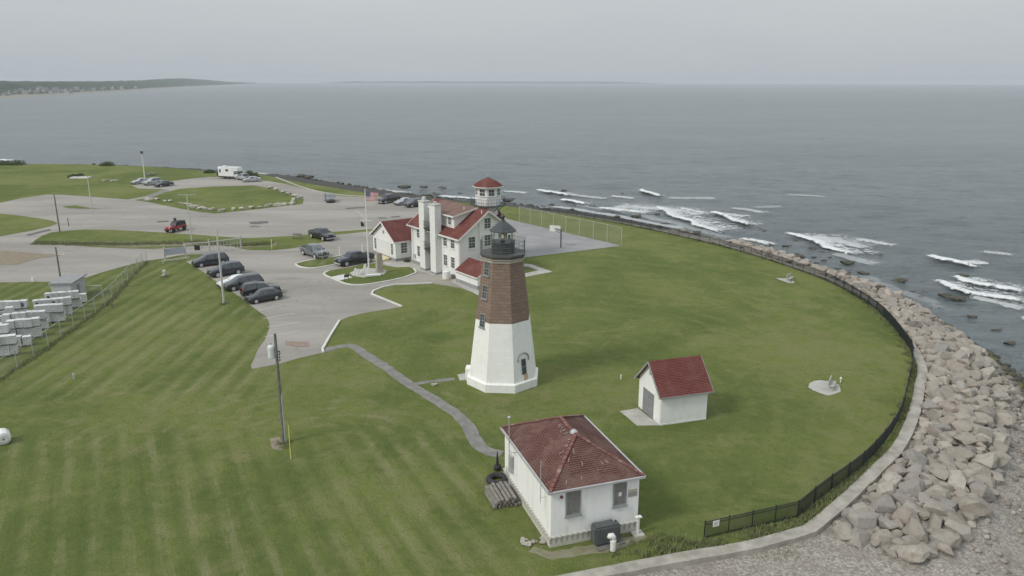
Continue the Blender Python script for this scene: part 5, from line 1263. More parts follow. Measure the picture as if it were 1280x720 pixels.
# red open car with a black top
def jeep(f, r):
    pf, pr = G(*f), G(*r); d = (pf - pr).normalized(); n = Vector((-d.y, d.x, 0)); n = n if n.y > 0 else -n; c = (pf+pr)/2 + n*.75
    T = thing('off_road_car', 'red off-road car with a black soft top, driving on the far road', 'car', (c.x, c.y, .014), math.atan2(d.y, d.x))
    red = PAINT['red']
    mb = MB(); mb.box(-1.95, .55, -.78, .78, .55, 1.1); mb.add([(.55, -.72, .6), (1.85, -.62, .6), (1.85, .62, .6), (.55, .72, .6), (.55, -.72, 1.14), (1.85, -.6, 1.04), (1.85, .6, 1.04), (.55, .72, 1.14)], [(0, 1, 5, 4), (1, 2, 6, 5), (2, 3, 7, 6), (3, 0, 4, 7), (4, 5, 6, 7), (3, 2, 1, 0)]); mb.build('body', red, T, bevel=.03)
    mb = MB(); mb.add([(.2, -.7, 1.1), (-1.95, -.72, 1.1), (-1.95, .72, 1.1), (.2, .7, 1.1), (.05, -.64, 1.78), (-1.85, -.66, 1.76), (-1.85, .66, 1.76), (.05, .64, 1.78)], [(0, 1, 5, 4), (1, 2, 6, 5), (2, 3, 7, 6), (3, 0, 4, 7), (4, 5, 6, 7)]); mb.build('soft_top', TRIMB, T, bevel=.03)
    mb = MB(); mb.add([(.5, -.68, 1.14), (.5, .68, 1.14), (.24, .64, 1.72), (.24, -.64, 1.72), (.46, -.68, 1.14), (.46, .68, 1.14), (.2, .64, 1.72), (.2, -.64, 1.72)], [(0, 1, 2, 3), (7, 6, 5, 4), (0, 4, 5, 1), (3, 2, 6, 7)]); mb.build('windscreen', CG, T)
    for x in (1.2, -1.3):
        for s in (1, -1):
            mb = MB(); mb.box(x-.5, x+.5, s*.78-.14, s*.78+.14, .82, .9); mb.build('wing', red, T, bevel=.02)
            mb = MB(); mb.lathe([(.24, -.12), (.38, -.12), (.40, -.08), (.40, .08), (.38, .12), (.24, .12)], 18); w = mb.build('tyre', TY, T, (x, s*.76, .4)); w.rotation_euler = (R(90), 0, 0); mb = MB(); mb.lathe([(.25, -.11), (.25, .11)], 14); mb.build('rim', RIM, w)
    for s in (1, -1): mb = MB(); mb.lathe([(.1, 0), (.1, .04)], 12); o = mb.build('headlight', LAMP, T, (1.85, s*.42, .88)); o.rotation_euler = (0, R(90), 0)
    mb = MB(); mb.box(1.86, 2.02, -.75, .75, .5, .64); mb.box(-2.1, -1.96, -.75, .75, .5, .64); mb.build('bumper', TRIMB, T)
    mb = MB(); mb.lathe([(.2, -.1), (.37, -.1), (.37, .1), (.2, .1)], 16); o = mb.build('spare_tyre', TY, T, (-2.08, 0, 1.05)); o.rotation_euler = (0, R(90), 0)
jeep((217.5, 291), (230, 288))
# truck camper
def camper():
    pf, pr = G(294, 224.3), G(280, 223.6); d = (pf-pr).normalized(); n = Vector((-d.y, d.x, 0)); n = n if n.y > 0 else -n; c = (pf+pr)/2 + n*1.1
    T = thing('motorhome', 'large white motorhome with a cab-over bed, parked by the far water edge', 'motorhome', (c.x, c.y, .014), math.atan2(d.y, d.x)); w = PAINT['white']
    mb = MB(); mb.box(-3.6, 1.6, -1.2, 1.2, .75, 3.3); mb.add([(1.6, -1.2, 2.2), (2.9, -1.15, 2.35), (2.9, 1.15, 2.35), (1.6, 1.2, 2.2), (1.6, -1.2, 3.3), (2.75, -1.1, 3.2), (2.75, 1.1, 3.2), (1.6, 1.2, 3.3)], [(0, 1, 5, 4), (1, 2, 6, 5), (2, 3, 7, 6), (4, 5, 6, 7), (3, 2, 1, 0), (0, 4, 7, 3)]); mb.build('living_box', w, T, bevel=.05)
    mb = MB(); mb.add([(1.6, -1, .5), (3.9, -.95, .5), (3.9, .95, .5), (1.6, 1, .5), (1.6, -1, 1.25), (3.85, -.9, 1.15), (3.85, .9, 1.15), (1.6, 1, 1.25)], [(0, 1, 5, 4), (1, 2, 6, 5), (2, 3, 7, 6), (3, 0, 4, 7), (4, 5, 6, 7), (3, 2, 1, 0)]); mb.box(1.6, 2.5, -.9, .9, 1.2, 2.1); mb.build('cab', w, T, bevel=.04)
    mb = MB()
    for s in (-1, 1): mb.box(1.7, 2.4, s*.905-.01, s*.905+.01, 1.4, 1.95)
    mb.build('cab_window', CG, T); mb = MB(); mb.box(2.5, 2.52, -.8, .8, 1.35, 2.0); mb.build('windscreen', CG, T)
    for (x, z, a, b) in ((-.6, 2.4, .45, .3), (-2.9, 2.2, .25, .45)):
        for s in (-1, 1): mb = MB(); mb.box(x-a, x+a, s*1.205-.01, s*1.205+.01, z-b, z+b); mb.build('window', CG, T)
    mb = MB(); mb.box(-3.62, -3.6, -.5, .5, 2.0, 2.6); mb.build('rear_window', CG, T)
    mb = MB(); mb.box(-2.4, -1.5, -.4, .4, 3.3, 3.55); mb.build('roof_unit', w, T, bevel=.05)
    mb = MB(); mb.box(-4.5, -3.65, -.8, .8, .6, 1.7); mb.build('rear_rack', TRIMB, T, bevel=.05)
    mb = MB(); mb.box(-3.5, 1.5, -1.1, 1.1, .42, .75); mb.build('chassis', TRIMB, T)
    for x in (3.0, -1.6):
        for s in (1, -1): mb = MB(); mb.lathe([(.25, -.13), (.42, -.13), (.42, .13), (.25, .13)], 18); wv = mb.build('tyre', TY, T, (x, s*.95, .42)); wv.rotation_euler = (R(90), 0, 0); mb = MB(); mb.lathe([(.26, -.12), (.26, .12)], 12); mb.build('rim', RIM, wv)
camper()

# ================================================================== POLES, SIGNS, YARD
def pole(name, label, cat, base, toppy, r0, r1, m, group=None):
    p = G(*base); h = hz(p, toppy); t = thing(name, label, cat, (p.x, p.y, 0), 0, group); mb = MB(); mb.tube([(0, 0, -.2), (0, 0, h*.5), (0, 0, h)], [r0, (r0+r1)/2, r1], 10); mb.build('pole', m, t); return t, h
t, h = pole('utility_pole', 'tall dark wooden utility pole with a white transformer, alone on the near lawn', 'utility pole', (355, 553), 417, .15, .10, M['pole'])
tr = MB(); tr.lathe([(.22, 0), (.27, .05), (.27, .85), (.22, .95), (.1, 1.02)], 14, (-.38, .05, h-1.9)); o = tr.build('transformer', mat('pale_transformer', (.62, .64, .64), .5), t)
tr = MB(); tr.tube([(-.38, .05, h-.9), (-.38, .05, h-.72)], .04, 6); tr.build('bushing', M['greytrim'], o)
tr = MB(); tr.bar((-.4, 0, h-1.2), (.05, 0, h-1.2), .07); tr.bar((-.4, 0, h-1.7), (.05, 0, h-1.7), .07); tr.bar((.0, .0, h-1.3), (.38, .0, h-1.55), .05); tr.build('bracket', M['greytrim'], t)
for k in range(4): tr = MB(); tr.lathe([(.05, 0), (.07, .06), (.04, .14)], 8, (.2, 0, h-2.1+.22*k)); tr.build('insulator', M['iron'], t)
tr = MB(); tr.tube([(.14, -.06, 0), (.13, -.06, h*.45)], .06, 8); tr.build('conduit', M['galv'], t)
p = G(363.5, 573.5); t = thing('guy_marker', 'thin yellow guy-wire marker leaning beside the wooden utility pole', 'marker', tuple(p)); mb = MB(); q = G(359.5, 545.0, 0); mb.tube([(0, 0, 0), (-.06, .25, 2.5)], .03, 8); mb.build('sleeve', M['yellow'], t); mb = MB(); mb.lathe([(.06, 0), (.05, .1)], 8); mb.build('anchor', M['galv'], t)

t, h = pole('lamp_pole', 'smooth pale grey pole standing on the lawn edge in front of the parked row', 'pole', (280, 379), 286, .14, .09, M['greypole']); boxpart('base_plate', M['base'], t, -.28, .28, -.28, .28, 0, .08)
def tlamp(base, top, label, w=1.3, ang=.15):
    t, h = pole('street_lamp', label, 'street lamp', base, top, .12, .07, M['greypole'], 'double-headed street lamps'); c, s = math.cos(ang), math.sin(ang)
    mb = MB(); mb.bar((-w*c, -w*s, h), (w*c, w*s, h), .07); mb.build('arm', M['greypole'], t)
    for sg in (-1, 1): mb = MB(); x, y = sg*w*c, sg*w*s; mb.bar((x*.75, y*.75, h+.02), (x*1.25, y*1.25, h+.05), .24, .10); mb.build('lamp_head', M['galv'], t, bevel=.02)
tlamp((240, 303), 243.5, 'double-headed grey street lamp right of the red car', 1.1, .25)
tlamp((115, 261), 220.5, 'double-headed grey street lamp on the small grass patch in the far left lot', .9, .1)
t, h = pole('utility_pole', 'weathered pole at the left tip of the grass strip', 'utility pole', (75, 291), 243, .13, .09, M['pole']); mb = MB(); mb.lathe([(.07, 0), (.1, .3), (.05, .4)], 8, (.18, 0, h-.9)); mb.build('fitting', M['galv'], t)
t, h = pole('utility_pole', 'short brown pole behind the small grey hut', 'utility pole', (76, 350), 309, .12, .09, M['pole']); mb = MB(); mb.bar((0, 0, h-1.0), (1.0, 0, h-1.0), .06); mb.lathe([(.05, 0), (.12, .1), (.05, .25)], 8, (1.0, 0, h-1.05)); mb.build('lamp', M['trim'], t)
t, h = pole('mast', 'tall white mast on the far left headland near the picnic tables', 'mast', (181, 222.5), 187, .15, .10, M['trim']); mb = MB(); mb.box(-.25, .25, -.25, .25, h-1.1, h-.4); mb.build('lantern', M['iron'], t)
t, h = pole('post', 'slim dark post standing on the lot right of the strip-end pole', 'post', (86, 283), 272, .08, .07, M['pole'])
for x, y, tp, lb in ((340, 311.5, 299.5, 'yellow bollard post on the grass strip'),): t, h = pole('bollard', lb, 'bollard', (x, y), tp, .08, .08, M['yellow'])
for x, y, tp, lb in ((403, 324.5, 314, 'white bollard just right of the grey pick-up truck'), (425, 320, 309.5, 'white bollard on the sliver of grass behind the dark blue pick-up'), (453.5, 319, 306, 'white bollard close left of the flagpole')):
    t, h = pole('bollard', lb, 'bollard', (x, y), tp, .10, .10, M['trim'], 'white bollards'); mb = MB(); mb.lathe([(.10, 0), (.07, .06), (.02, .08)], 10, (0, 0, h)); mb.build('cap', M['trim'], t)
p = G(371.5, 298.3); t = thing('bench', 'wooden bench frame on the grass strip left of the far black pick-up', 'bench', tuple(p)); mb = MB(); mb.box(-.8, .8, -.2, .2, .42, .48); mb.build('seat', M['wood'], t)
for x in (-.7, .7): boxpart('leg', M['wood'], t, x-.05, x+.05, -.18, .18, 0, .42)
boxpart('backrest', M['wood'], t, -.8, .8, .18, .24, .55, .85)
p = G(219, 278.5); t = thing('litter_bin', 'small dark litter bin on the road behind the red car', 'litter bin', tuple(p)); mb = MB(); mb.lathe([(.24, 0), (.28, .8)], 12); mb.build('bin', M['iron'], t); mb = MB(); mb.lathe([(.31, .8), (.28, .9), (.1, .98)], 12); mb.build('lid', M['iron'], t)

# flagpole with flag
p = G(461, 335.5); hh = hz(p, 239)
t = thing('flagpole', 'slim white flagpole with a cross-arm, standing before the garage', 'flagpole', (p.x, p.y, .1)); mb = MB(); mb.tube([(0, 0, 0), (0, 0, hh*.5), (0, 0, hh)], [.11, .08, .05], 10); mb.lathe([(.02, 0), (.09, .06), (.09, .12), (.02, .18)], 10, (0, 0, hh)); mb.build('pole', M['trim'], t)
mb = MB(); mb.bar((-.9, .2, hh*.62), (.9, -.2, hh*.62), .06); mb.bar((0, 0, hh*.62), (-1.4, .1, hh*.75), .05); mb.build('yard_arm', M['trim'], t)
mb = MB(); mb.lathe([(.11, 0), (.2, .02), (.2, .12)], 10); mb.build('base_collar', M['galv'], t)
fl_ = thing('flag', 'red, white and blue striped flag flying from the flagpole', 'flag', (p.x + .08, p.y, hh - 1.35), 0)
NX, NY = 26, 13; FW, FH = 1.75, 1.25
def fpt(u, v): return (u*FW, .12*math.sin(u*7 + v*1.2)*u, v*FH - .08*u*u)
def fgrid(name, faces, m, off=0):
    mb = MB()
    for i, j in faces: mb.add([fpt(i/NX, j/NY), fpt((i+1)/NX, j/NY), fpt((i+1)/NX, (j+1)/NY), fpt(i/NX, (j+1)/NY)], [(0, 1, 2, 3)])
    return mb.build(name, m, fl_, weld=True)
can = lambda i, j: i < 10 and j >= 6
FR, FWh, FB = mat('flag_red', (.42, .09, .10), .8), mat('flag_white', (.62, .60, .60), .8), mat('flag_blue', (.06, .075, .16), .8)
fgrid('red_stripes', [(i, j) for i in range(NX) for j in range(0, NY, 2) if not can(i, j)], FR); fgrid('white_stripes', [(i, j) for i in range(NX) for j in range(1, NY, 2) if not can(i, j)], FWh); fgrid('canton', [(i, j) for i in range(10) for j in range(6, 13)], FB)
mb = MB()
for row in range(9):
    for c_ in range(6 if row % 2 == 0 else 5):
        u = (c_ + (.5 if row % 2 == 0 else 1.0))/6*(10/NX); v = (6.4 + row*.78)/NY; x, y, z = fpt(u, v)
        for s in (-.012, .012): mb.add([(x-.022, y+s, z), (x, y+s, z-.022), (x+.022, y+s, z), (x, y+s, z+.022)], [(0, 1, 2, 3)])
mb.build('stars', FWh, fl_)
p2 = Vector((p.x - .85, p.y + .1, hh*.62 - .9)); o = MB(); 
t = thing('small_flag', 'small dark flag hanging limp from the left end of the flagpole cross-arm', 'flag', tuple(p2 + Vector((0, 0, .1)))); 
mb = MB(); mb.add([(0, 0, 0), (.5, .05, -.05), (.42, .1, .45), (0, 0, .75), (.02, .12, .1), (.4, .15, .0)], [(0, 1, 2, 3), (0, 4, 5, 1), (4, 3, 2, 5)]); mb.build('cloth', M['black'], t)
# memorial: slab, pillar, white tablets
struct(sheet('memorial_slab', [(437, 342.3), (447, 338), (462, 336.5), (476, 337), (484, 340.5), (480, 344), (455, 348), (441, 346)], M['concrete'], .11, .5, .02, thick=.05))
struct(sheet('memorial_slab', [(414.5, 347.2), (431, 343.8), (440.5, 348), (425, 351.6)], mat('white_slab', (.58, .58, .55), .8), .105, .5, .02, thick=.05))
p = G(474.5, 341, .1); t = thing('monument', 'squared brown stone pillar on the memorial slab beside the flagpole', 'monument', tuple(p), R(30)); hh2 = hz(p, 316) - .1
mb = MB(); mb.add([(-.48, -.42, 0), (.48, -.42, 0), (.48, .42, 0), (-.48, .42, 0), (-.36, -.32, hh2), (.36, -.32, hh2), (.36, .32, hh2-.1), (-.36, .32, hh2-.1)], [(0, 1, 5, 4), (1, 2, 6, 5), (2, 3, 7, 6), (3, 0, 4, 7), (4, 5, 6, 7), (3, 2, 1, 0)]); mb.build('pillar', M['stone'], t, bevel=.04); boxpart('plinth', M['concrete'], t, -.65, .65, -.6, .6, 0, .12)
for k, (x, y, hgt, lb) in enumerate([(443.5, 344, 1.0, 'leftmost white tablet of the memorial, tilted'), (447.5, 344.2, .9, 'second white tablet of the memorial from the left'), (452, 342.5, .6, 'low white tablet in the middle of the memorial'), (455.5, 340.5, 1.15, 'tallest white tablet of the memorial'), (459, 342.5, 1.0, 'white tablet just below the flagpole')]):
    q = G(x, y, .16); t = thing('memorial_tablet', lb, 'memorial', tuple(q), R(20), 'white tablets of the memorial'); mb = MB(); mb.add([(-.24, -.12, 0), (.24, -.12, 0), (.24, .12, 0), (-.24, .12, 0), (.0, -.08, hgt), (.3, -.08, hgt), (.3, .06, hgt), (.0, .06, hgt)], [(0, 1, 5, 4), (1, 2, 6, 5), (2, 3, 7, 6), (3, 0, 4, 7), (4, 5, 6, 7), (3, 2, 1, 0)]); mb.build('tablet', M['trim'], t, bevel=.02)
q = G(467, 345, .16); t = thing('memorial_stone', 'broad low white stone on the memorial slab before the brown pillar', 'memorial', tuple(q), R(15)); boxpart('stone', M['trim'], t, -1.0, 1.0, -.3, .3, 0, .28, bevel=.04)
q = G(433.5, 352, .1); t = thing('signpost', 'small dark sign on two thin posts at the kerb before the memorial', 'sign', tuple(q), R(20))
for x in (-.25, .25): boxpart('post', M['black'], t, x-.025, x+.025, -.025, .025, 0, 1.05)
boxpart('panel', M['iron'], t, -.32, .32, -.03, -.0, .6, 1.0)

# white swing gate, rail and noticeboards at the yard entrance
def gate(a, b, h, label, bars, name='yard_gate'):
    pa, pb = G(*a), G(*b); d = pb - pa; L_ = d.length; t = thing(name, label, 'gate', (pa.x, pa.y, 0), math.atan2(d.y, d.x)); mb = MB()
    for z in (.25, h*.55, h): mb.bar((0, 0, z), (L_, 0, z), .14 if z == h else .06)
    mb.build('rail', M['greypole'], t); mb = MB(); mb.bar((0, 0, 0), (0, 0, h+.15), .16); mb.build('post', M['greypole'], t); mb = MB(); mb.bar((L_, 0, 0), (L_, 0, h+.5), .16); mb.build('post', M['greypole'], t)
    mb = MB()
    for k in range(1, bars): mb.bar((L_*k/bars, 0, .25), (L_*k/bars, 0, h), .05)
    mb.bar((L_*.5, 0, .25), (L_*.95, 0, h), .05); mb.build('bars', M['greypole'], t); return t
gate((263, 316), (301.5, 310.8), 1.75, 'white barred gate across the yard entrance behind the parked row', 9)
t = gate((231, 318), (262, 316), 1.7, 'white rail and posts left of the barred gate', 4, 'rail_barrier')
a, b = G(230, 318.5), G(301, 310.5)
p = G(247.5, 318.5); t = thing('noticeboard', 'small black noticeboard on legs beside the white rail', 'sign', tuple(p), R(-5)); boxpart('panel', M['black'], t, -.45, .45, -.05, .0, .75, 1.55)
for x in (-.38, .38): boxpart('leg', M['greypole'], t, x-.04, x+.04, -.05, .05, 0, .75)
p = G(206.5, 325.5); t = thing('information_panel', 'wide grey information panel tilted on two posts left of the gate', 'sign', tuple(p), R(42)); 
for x in (0, 3.1): boxpart('post', M['greypole'], t, x-.09, x+.09, -.09, .09, 0, 2.1)
mx = Matrix.Translation((1.55, -.1, 1.25)) @ Matrix.Rotation(R(-25), 4, 'X'); mb = MB(); mb.box(-1.5, 1.5, -.04, .04, -.5, .5, mx); mb.build('panel', mat('blue_grey_panel', (.26, .28, .31), .5), t)
p = G(202.5, 329.5); t = thing('rail_barrier', 'low wooden rail lying in front of the information panel', 'barrier', tuple(p), R(40)); boxpart('rail', M['greypole'], t, 0, 4.0, -.08, .08, .32, .46)
for x in (.2, 3.7): boxpart('post', M['greypole'], t, x-.08, x+.08, -.07, .07, 0, .32)
p = G(206, 344.5); t = thing('standpipe', 'stubby pale standpipe with a cap on the lawn below the information panel', 'standpipe', tuple(p)); mb = MB(); mb.lathe([(.22, 0), (.2, .55), (.28, .6), (.2, .8), (.08, .85)], 12); mb.build('pipe', M['greypole'], t); boxpart('footing', M['concrete'], t, -.4, .4, -.4, .4, 0, .06)
for (x, y, lb) in ((93, 474, 'short grey stake alone on the near left lawn'), (140, 384, 'small dark stub on the lawn beside the chain-link fence')): q = G(x, y); t = thing('stake', lb, 'stake', tuple(q)); mb = MB(); mb.lathe([(.10, 0), (.10, .5), (.04, .6)], 8); mb.build('stub', M['galv'] if x < 100 else M['pole'], t)

# chain-link fences
def chain_mat():
    m = newmat('chain_link', .5, .4); g = NB(m); g.b.inputs['Base Color'].default_value = (.36, .37, .36, 1); g.b.inputs['Metallic'].default_value = .3
    tc = g.n('TexCoord').outputs['Object']; sep = g.n('SeparateXYZ'); g.l(tc, sep.inputs[0]); s = 1/.075
    a = g.math('FRACT', g.math('MULTIPLY', g.math('ADD', sep.outputs[0], sep.outputs[2]), s)); b = g.math('FRACT', g.math('MULTIPLY', g.math('SUBTRACT', sep.outputs[0], sep.outputs[2]), s))
    w = g.math('MAXIMUM', g.math('LESS_THAN', a, .07), g.math('LESS_THAN', b, .07)); g.l(w, g.b.inputs['Alpha']); return m
CH = chain_mat()
def chain(name, label, pts, h, post=3.0, m=None, pr=.035):
    w = resample(pts, post); t = thing(name, label, 'fence', tuple(w[0])); o0 = Vector(w[0])
    if len(w) > 95: print('too many posts')
    pm = MB(); pm.tube([(0, 0, -.1), (0, 0, h + .08)], pr, 8); pme = pm.mesh('fence_post', m or M['galv'])
    for i, p in enumerate(w):
        link('fence_post', pme, t, p - o0)
        if i < len(w)-1:
            d = w[i+1]-p; mb = MB(); L_ = d.length; mb.add([(0, 0, .05), (L_, 0, .05), (L_, 0, h), (0, 0, h)], [(0, 1, 2, 3)]); link('mesh_panel', mb.mesh('mesh_panel', CH), t, p - o0, math.atan2(d.y, d.x))
    mb = MB(); mb.tube([p - o0 + Vector((0, 0, h)) for p in w], pr*.7, 6, cap=False); mb.build('top_rail', m or M['galv'], t)
cl = crom([G(*q) for q in [(184, 327), (166, 345), (150, 363), (136, 378), (112, 397), (80, 420), (48, 443), (0, 475), (-60, 512)]], 6)
chain('chain_link_fence', 'grey chain-link fence running down the left lawn past the white crates', cl, 1.85)
chain('chain_link_fence', 'short chain-link fence between the grey hut and the long fence', [G(99, 372), G(118, 371), G(140, 373)], 1.6)
chain('court_fence', 'tall thin chain-link fence on pale posts behind the ball court', crom([G(*q) for q in [(776.5, 307), (740, 298.5), (700, 290), (660, 280.5), (636, 275)]], 3), 3.05, 3.4, M['greypole'])
# basketball hoop
q = G(701, 309.5); t = thing('basketball_hoop', 'basketball hoop with a white backboard and black post on the court', 'basketball hoop', tuple(q), R(-22)); mb = MB(); mb.tube([(0, 0, 0), (0, 0, 3.0)], .10, 10); mb.bar((0, 0, 2.9), (-1.1, .15, 3.1), .09); mb.bar((0, 0, 2.4), (-1.1, .15, 2.8), .06); mb.build('post', M['black'], t)
mb = MB(); mb.box(-1.72, .12, .15, .2, 2.55, 3.55); o = mb.build('backboard', M['trim'], t); o.location = (-.35, .1, 0); mb = MB(); 
mb.tube([(.23*math.cos(k*math.pi/8), .23*math.sin(k*math.pi/8), 0) for k in range(17)], .015, 6); mb.build('hoop', mat('orange_rim', (.5, .15, .04), .5), t, (-1.1, .55, 2.85))

# grey hut and the white crates
p = G(66.5, 378.5); t = thing('hut', 'small pale grey flat-roofed hut behind the white crates', 'hut', tuple(p), R(8))
wf = (G(90, 378.5) - p).length; boxpart('wall', mat('pale_grey_hut', (.42, .43, .44), .7, (.5, .51, .51), 1), t, 0, wf*1.0, 0, 4.2, 0, 2.35); boxpart('roof', M['base'], t, -.15, wf+.3, -.2, 4.4, 2.35, 2.5); boxpart('door', M['base'], t, wf-.0, wf+.03, 1.6, 2.4, .0, 1.8)
boxpart('foundation', M['board'], t, -.03, wf+.03, -.03, 4.23, -.1, .1)
cm_ = mat('white_crate_plastic', (.55, .56, .55), .6, (.66, .67, .66), .9, rand=.10); cm2 = mat('crate_seam', (.33, .34, .34), .7); cr_ = []
body = MB(); body.box(-.50, .50, -.46, .46, .16, 1.06); bme = body.mesh('crate_body', cm_, bevel=.03)
lid = MB(); lid.box(-.53, .53, -.49, .49, 1.06, 1.14); lme = lid.mesh('lid', cm_, bevel=.02)
rib = MB()
for x in (-.28, 0, .28): rib.box(x-.012, x+.012, -.472, .472, .16, 1.06)
for z in (.45, .78): rib.box(-.512, .512, -.472, .472, z-.010, z+.010)
rme = rib.mesh('ribs', cm2); pal = MB(); pal.box(-.55, .55, -.5, .5, .1, .15)
for x in (-.5, 0, .5): pal.box(x-.05, x+.05, -.5, .5, 0, .1)
pme = pal.mesh('pallet', M['wood'])
spot = MB(); spot.box(-.14, .18, -.49, -.476, .35, .85); smk = spot.mesh('dark_sticker', M['iron'])
rowsC = [((66, 381.5), (105, 378), 7, 1, 'in the farthest row, touching the hut'), ((58, 388), (97, 384.5), 7, 1, 'in the second row from the hut'), ((49, 397), (86, 393.5), 6, 1, 'in the third row from the hut'), ((42, 405), (77, 402), 5, 1, 'in the fourth row from the hut'), ((4, 399), (33, 397), 5, 1, 'in the back row by the yard grass at the left'),
         ((24, 414), (56, 411), 5, 1, 'in the middle row of the left block'), ((18, 424), (48, 421), 4, 1, 'in the row behind the nearest but one'), ((14, 434), (34, 432), 3, 1, 'in the nearest row but one, beside the fence'), ((-10, 447), (17, 444), 4, 1, 'in the nearest row, cut by the left picture edge'), ((-18, 432), (8, 430), 4, 1, 'at the left picture edge, behind the nearest row'), ((-18, 418), (12, 416), 4, 1, 'in the middle of the block at the left edge'), ((-14, 408), (16, 406), 4, 1, 'in the back block at the left edge')]
kk = 0
for a, b, n, deep, where in rowsC:
    pa, pb = G(*a), G(*b); dv = (pb-pa); ang = math.atan2(dv.y, dv.x)
    for i in range(n):
        for lv in range(2 if (i*3 + kk) % 5 < 2 and kk > 7 else 1):
            q = pa.lerp(pb, i/max(1, n-1)) + Vector((random.uniform(-.05, .05), random.uniform(-.15, .15), 0)); w_ = thing('storage_crate', 'white plastic crate ' + where + (', on top' if lv else ''), 'crate', (q.x, q.y, lv*1.14), ang + random.uniform(-.12, .12), 'white crates in the fenced yard')
            for nm_, me_ in (('crate_body', bme), ('lid', lme), ('ribs', rme), ('pallet', pme)): link(nm_, me_, w_)
            w_.scale = (.74, .74, random.choice((.9, 1.0, 1.0)) if not lv else .85)
            if kk in (9, 21, 27, 33, 41, 50): link('sticker', smk, w_)
            kk += 1
# white float lying on the lawn at the left edge
p = G(5, 553); t = thing('float_drum', 'white drum lying on its side at the left edge of the lawn', 'drum', (p.x, p.y, .50), R(-52)); mb = MB()
mb.lathe([(.3, -.62), (.47, -.55), (.5, -.45), (.5, .45), (.47, .55), (.3, .62)], 12); o = mb.build('drum', M['trim'], t); o.rotation_euler = (0, R(90), 0); mb = MB(); mb.lathe([(.09, 0), (.09, .03)], 10); o2 = mb.build('bung', M['greytrim'], t, (.6, 0, 0)); o2.rotation_euler = (0, R(90), 0)
# benches with concrete aprons
def seat_pad(poly, c, ang, label, s=1.0):
    struct(sheet('paved_apron', poly, M['concrete'], .02, .4, .02)); p = G(*c); t = thing('stone_bench', label, 'bench', tuple(p), ang)
    mb = MB(); mx = Matrix.Translation((0, 0, 0)); mb.box(-.75*s, .75*s, -.22*s, .22*s, .42*s, .52*s); mb.build('seat', M['concrete'], t)
    for x in (-.5, .5): boxpart('leg', M['concrete'], t, (x-.1)*s, (x+.1)*s, -.18*s, .18*s, 0, .42*s)
    mb = MB(); mb.box(-.75*s, .75*s, .2*s, .28*s, .5*s, 1.0*s); mb.build('backrest', M['concrete'], t); return t
def ell(x0, x1, y0, y1, n=18): return [((x0+x1)/2 + (x1-x0)/2*math.cos(a*2*math.pi/n), (y0+y1)/2 + (y1-y0)/2*math.sin(a*2*math.pi/n)) for a in range(n)]
seat_pad([(1010, 484), (1012, 479), (1018, 476.2), (1026, 475.5), (1034, 476.5), (1049, 481), (1051, 490), (1036, 495), (1026, 492), (1016, 488)], (1040, 486), R(60), 'grey stone bench on a rounded paved apron in the right lawn')
q = G(1050.5, 478); t = thing('bollard', 'little white ball-topped stub beside the right lawn bench', 'bollard', tuple(q)); mb = MB(); mb.lathe([(.05, 0), (.05, .3), (.11, .38), (.08, .5)], 10); mb.build('stub', M['trim'], t)
seat_pad([(969, 347.6), (984, 348.2), (992, 351), (993, 354), (986, 354), (976, 350.5)], (987.5, 351.5), R(50), 'grey stone bench on a pale apron near the far bend of the fence')
q = G(543, 481.5); o = link('boulder', pmesh[0], None, (q.x, q.y, .1)); o.scale = (.3, .24, .22); tag(o, 'single pale stone beside the short branch path to the lighthouse', 'boulder')
q = G(776, 474); t = thing('stake', 'tiny white stake on the lawn behind the shed', 'stake', tuple(q)); boxpart('stub', M['trim'], t, -.05, .05, -.05, .05, 0, .45)
q = G(41, 351.5); t = thing('stake', 'small white marker at the road edge left of the hut', 'stake', tuple(q)); boxpart('stub', M['trim'], t, -.15, .15, -.1, .1, 0, .5)
# headland: stone ring with bushes, picnic tables, shoreline bushes
q = G(101, 223); t = thing('memorial_wall', 'low pale curved wall on the far left headland', 'wall', tuple(q)); mb = MB(); mb.box(-2.6, 2.6, -.9, .9, 0, .4); mb.build('wall', M['kerb'], t, bevel=.05)
bn = 0
for x, y, rad, lb in ((92, 221.5, 1.6, 'green bush left of the low curved wall on the headland'), (100, 219.5, 1.1, 'small green bush behind the low curved wall'), (5, 206, 2.4, 'dark shrub on the skyline at the far left bank'), (21, 206, 3.0, 'broad dark shrub on the skyline bank, second from the left edge'), (134, 207, 2.6, 'dark shrub on the bank skyline above the row of stones'), (310, 220, 2.8, 'green bush on the bank right of the motorhome'), (317, 221.5, 1.8, 'smaller green bush on the bank behind the silver car'), (262, 216, 1.8, 'green bush on the bank left of the motorhome')):
    q = G(x, y); t = thing('bush', lb, 'bush', tuple(q)); leafclump('foliage', t, rad, 700, .22, LEAF, bn, .55); bn += 1
for x, y, lb in ((186, 219.8, 'picnic table right of the white mast'), (192, 219, 'picnic table farther right of the white mast')):
    q = G(x, y); t = thing('picnic_table', lb, 'picnic table', tuple(q), R(10)); boxpart('tabletop', M['wood'], t, -1, 1, -.38, .38, .72, .78)
    for s in (-1, 1): boxpart('bench', M['wood'], t, -1, 1, s*.75-.14, s*.75+.14, .42, .47)
    for x_ in (-.7, .7): boxpart('leg', M['wood'], t, x_-.05, x_+.05, -.8, .8, .3, .38); boxpart('leg', M['wood'], t, x_-.05, x_+.05, -.1, .1, 0, .72)
# kerb stones by the loop road
q = G(206, 246); struct(sheet('footpath', [(178, 250.5), (186, 244), (206, 237), (212, 237.5), (196, 243), (186, 251)], M['path'], .036, 1, .05))

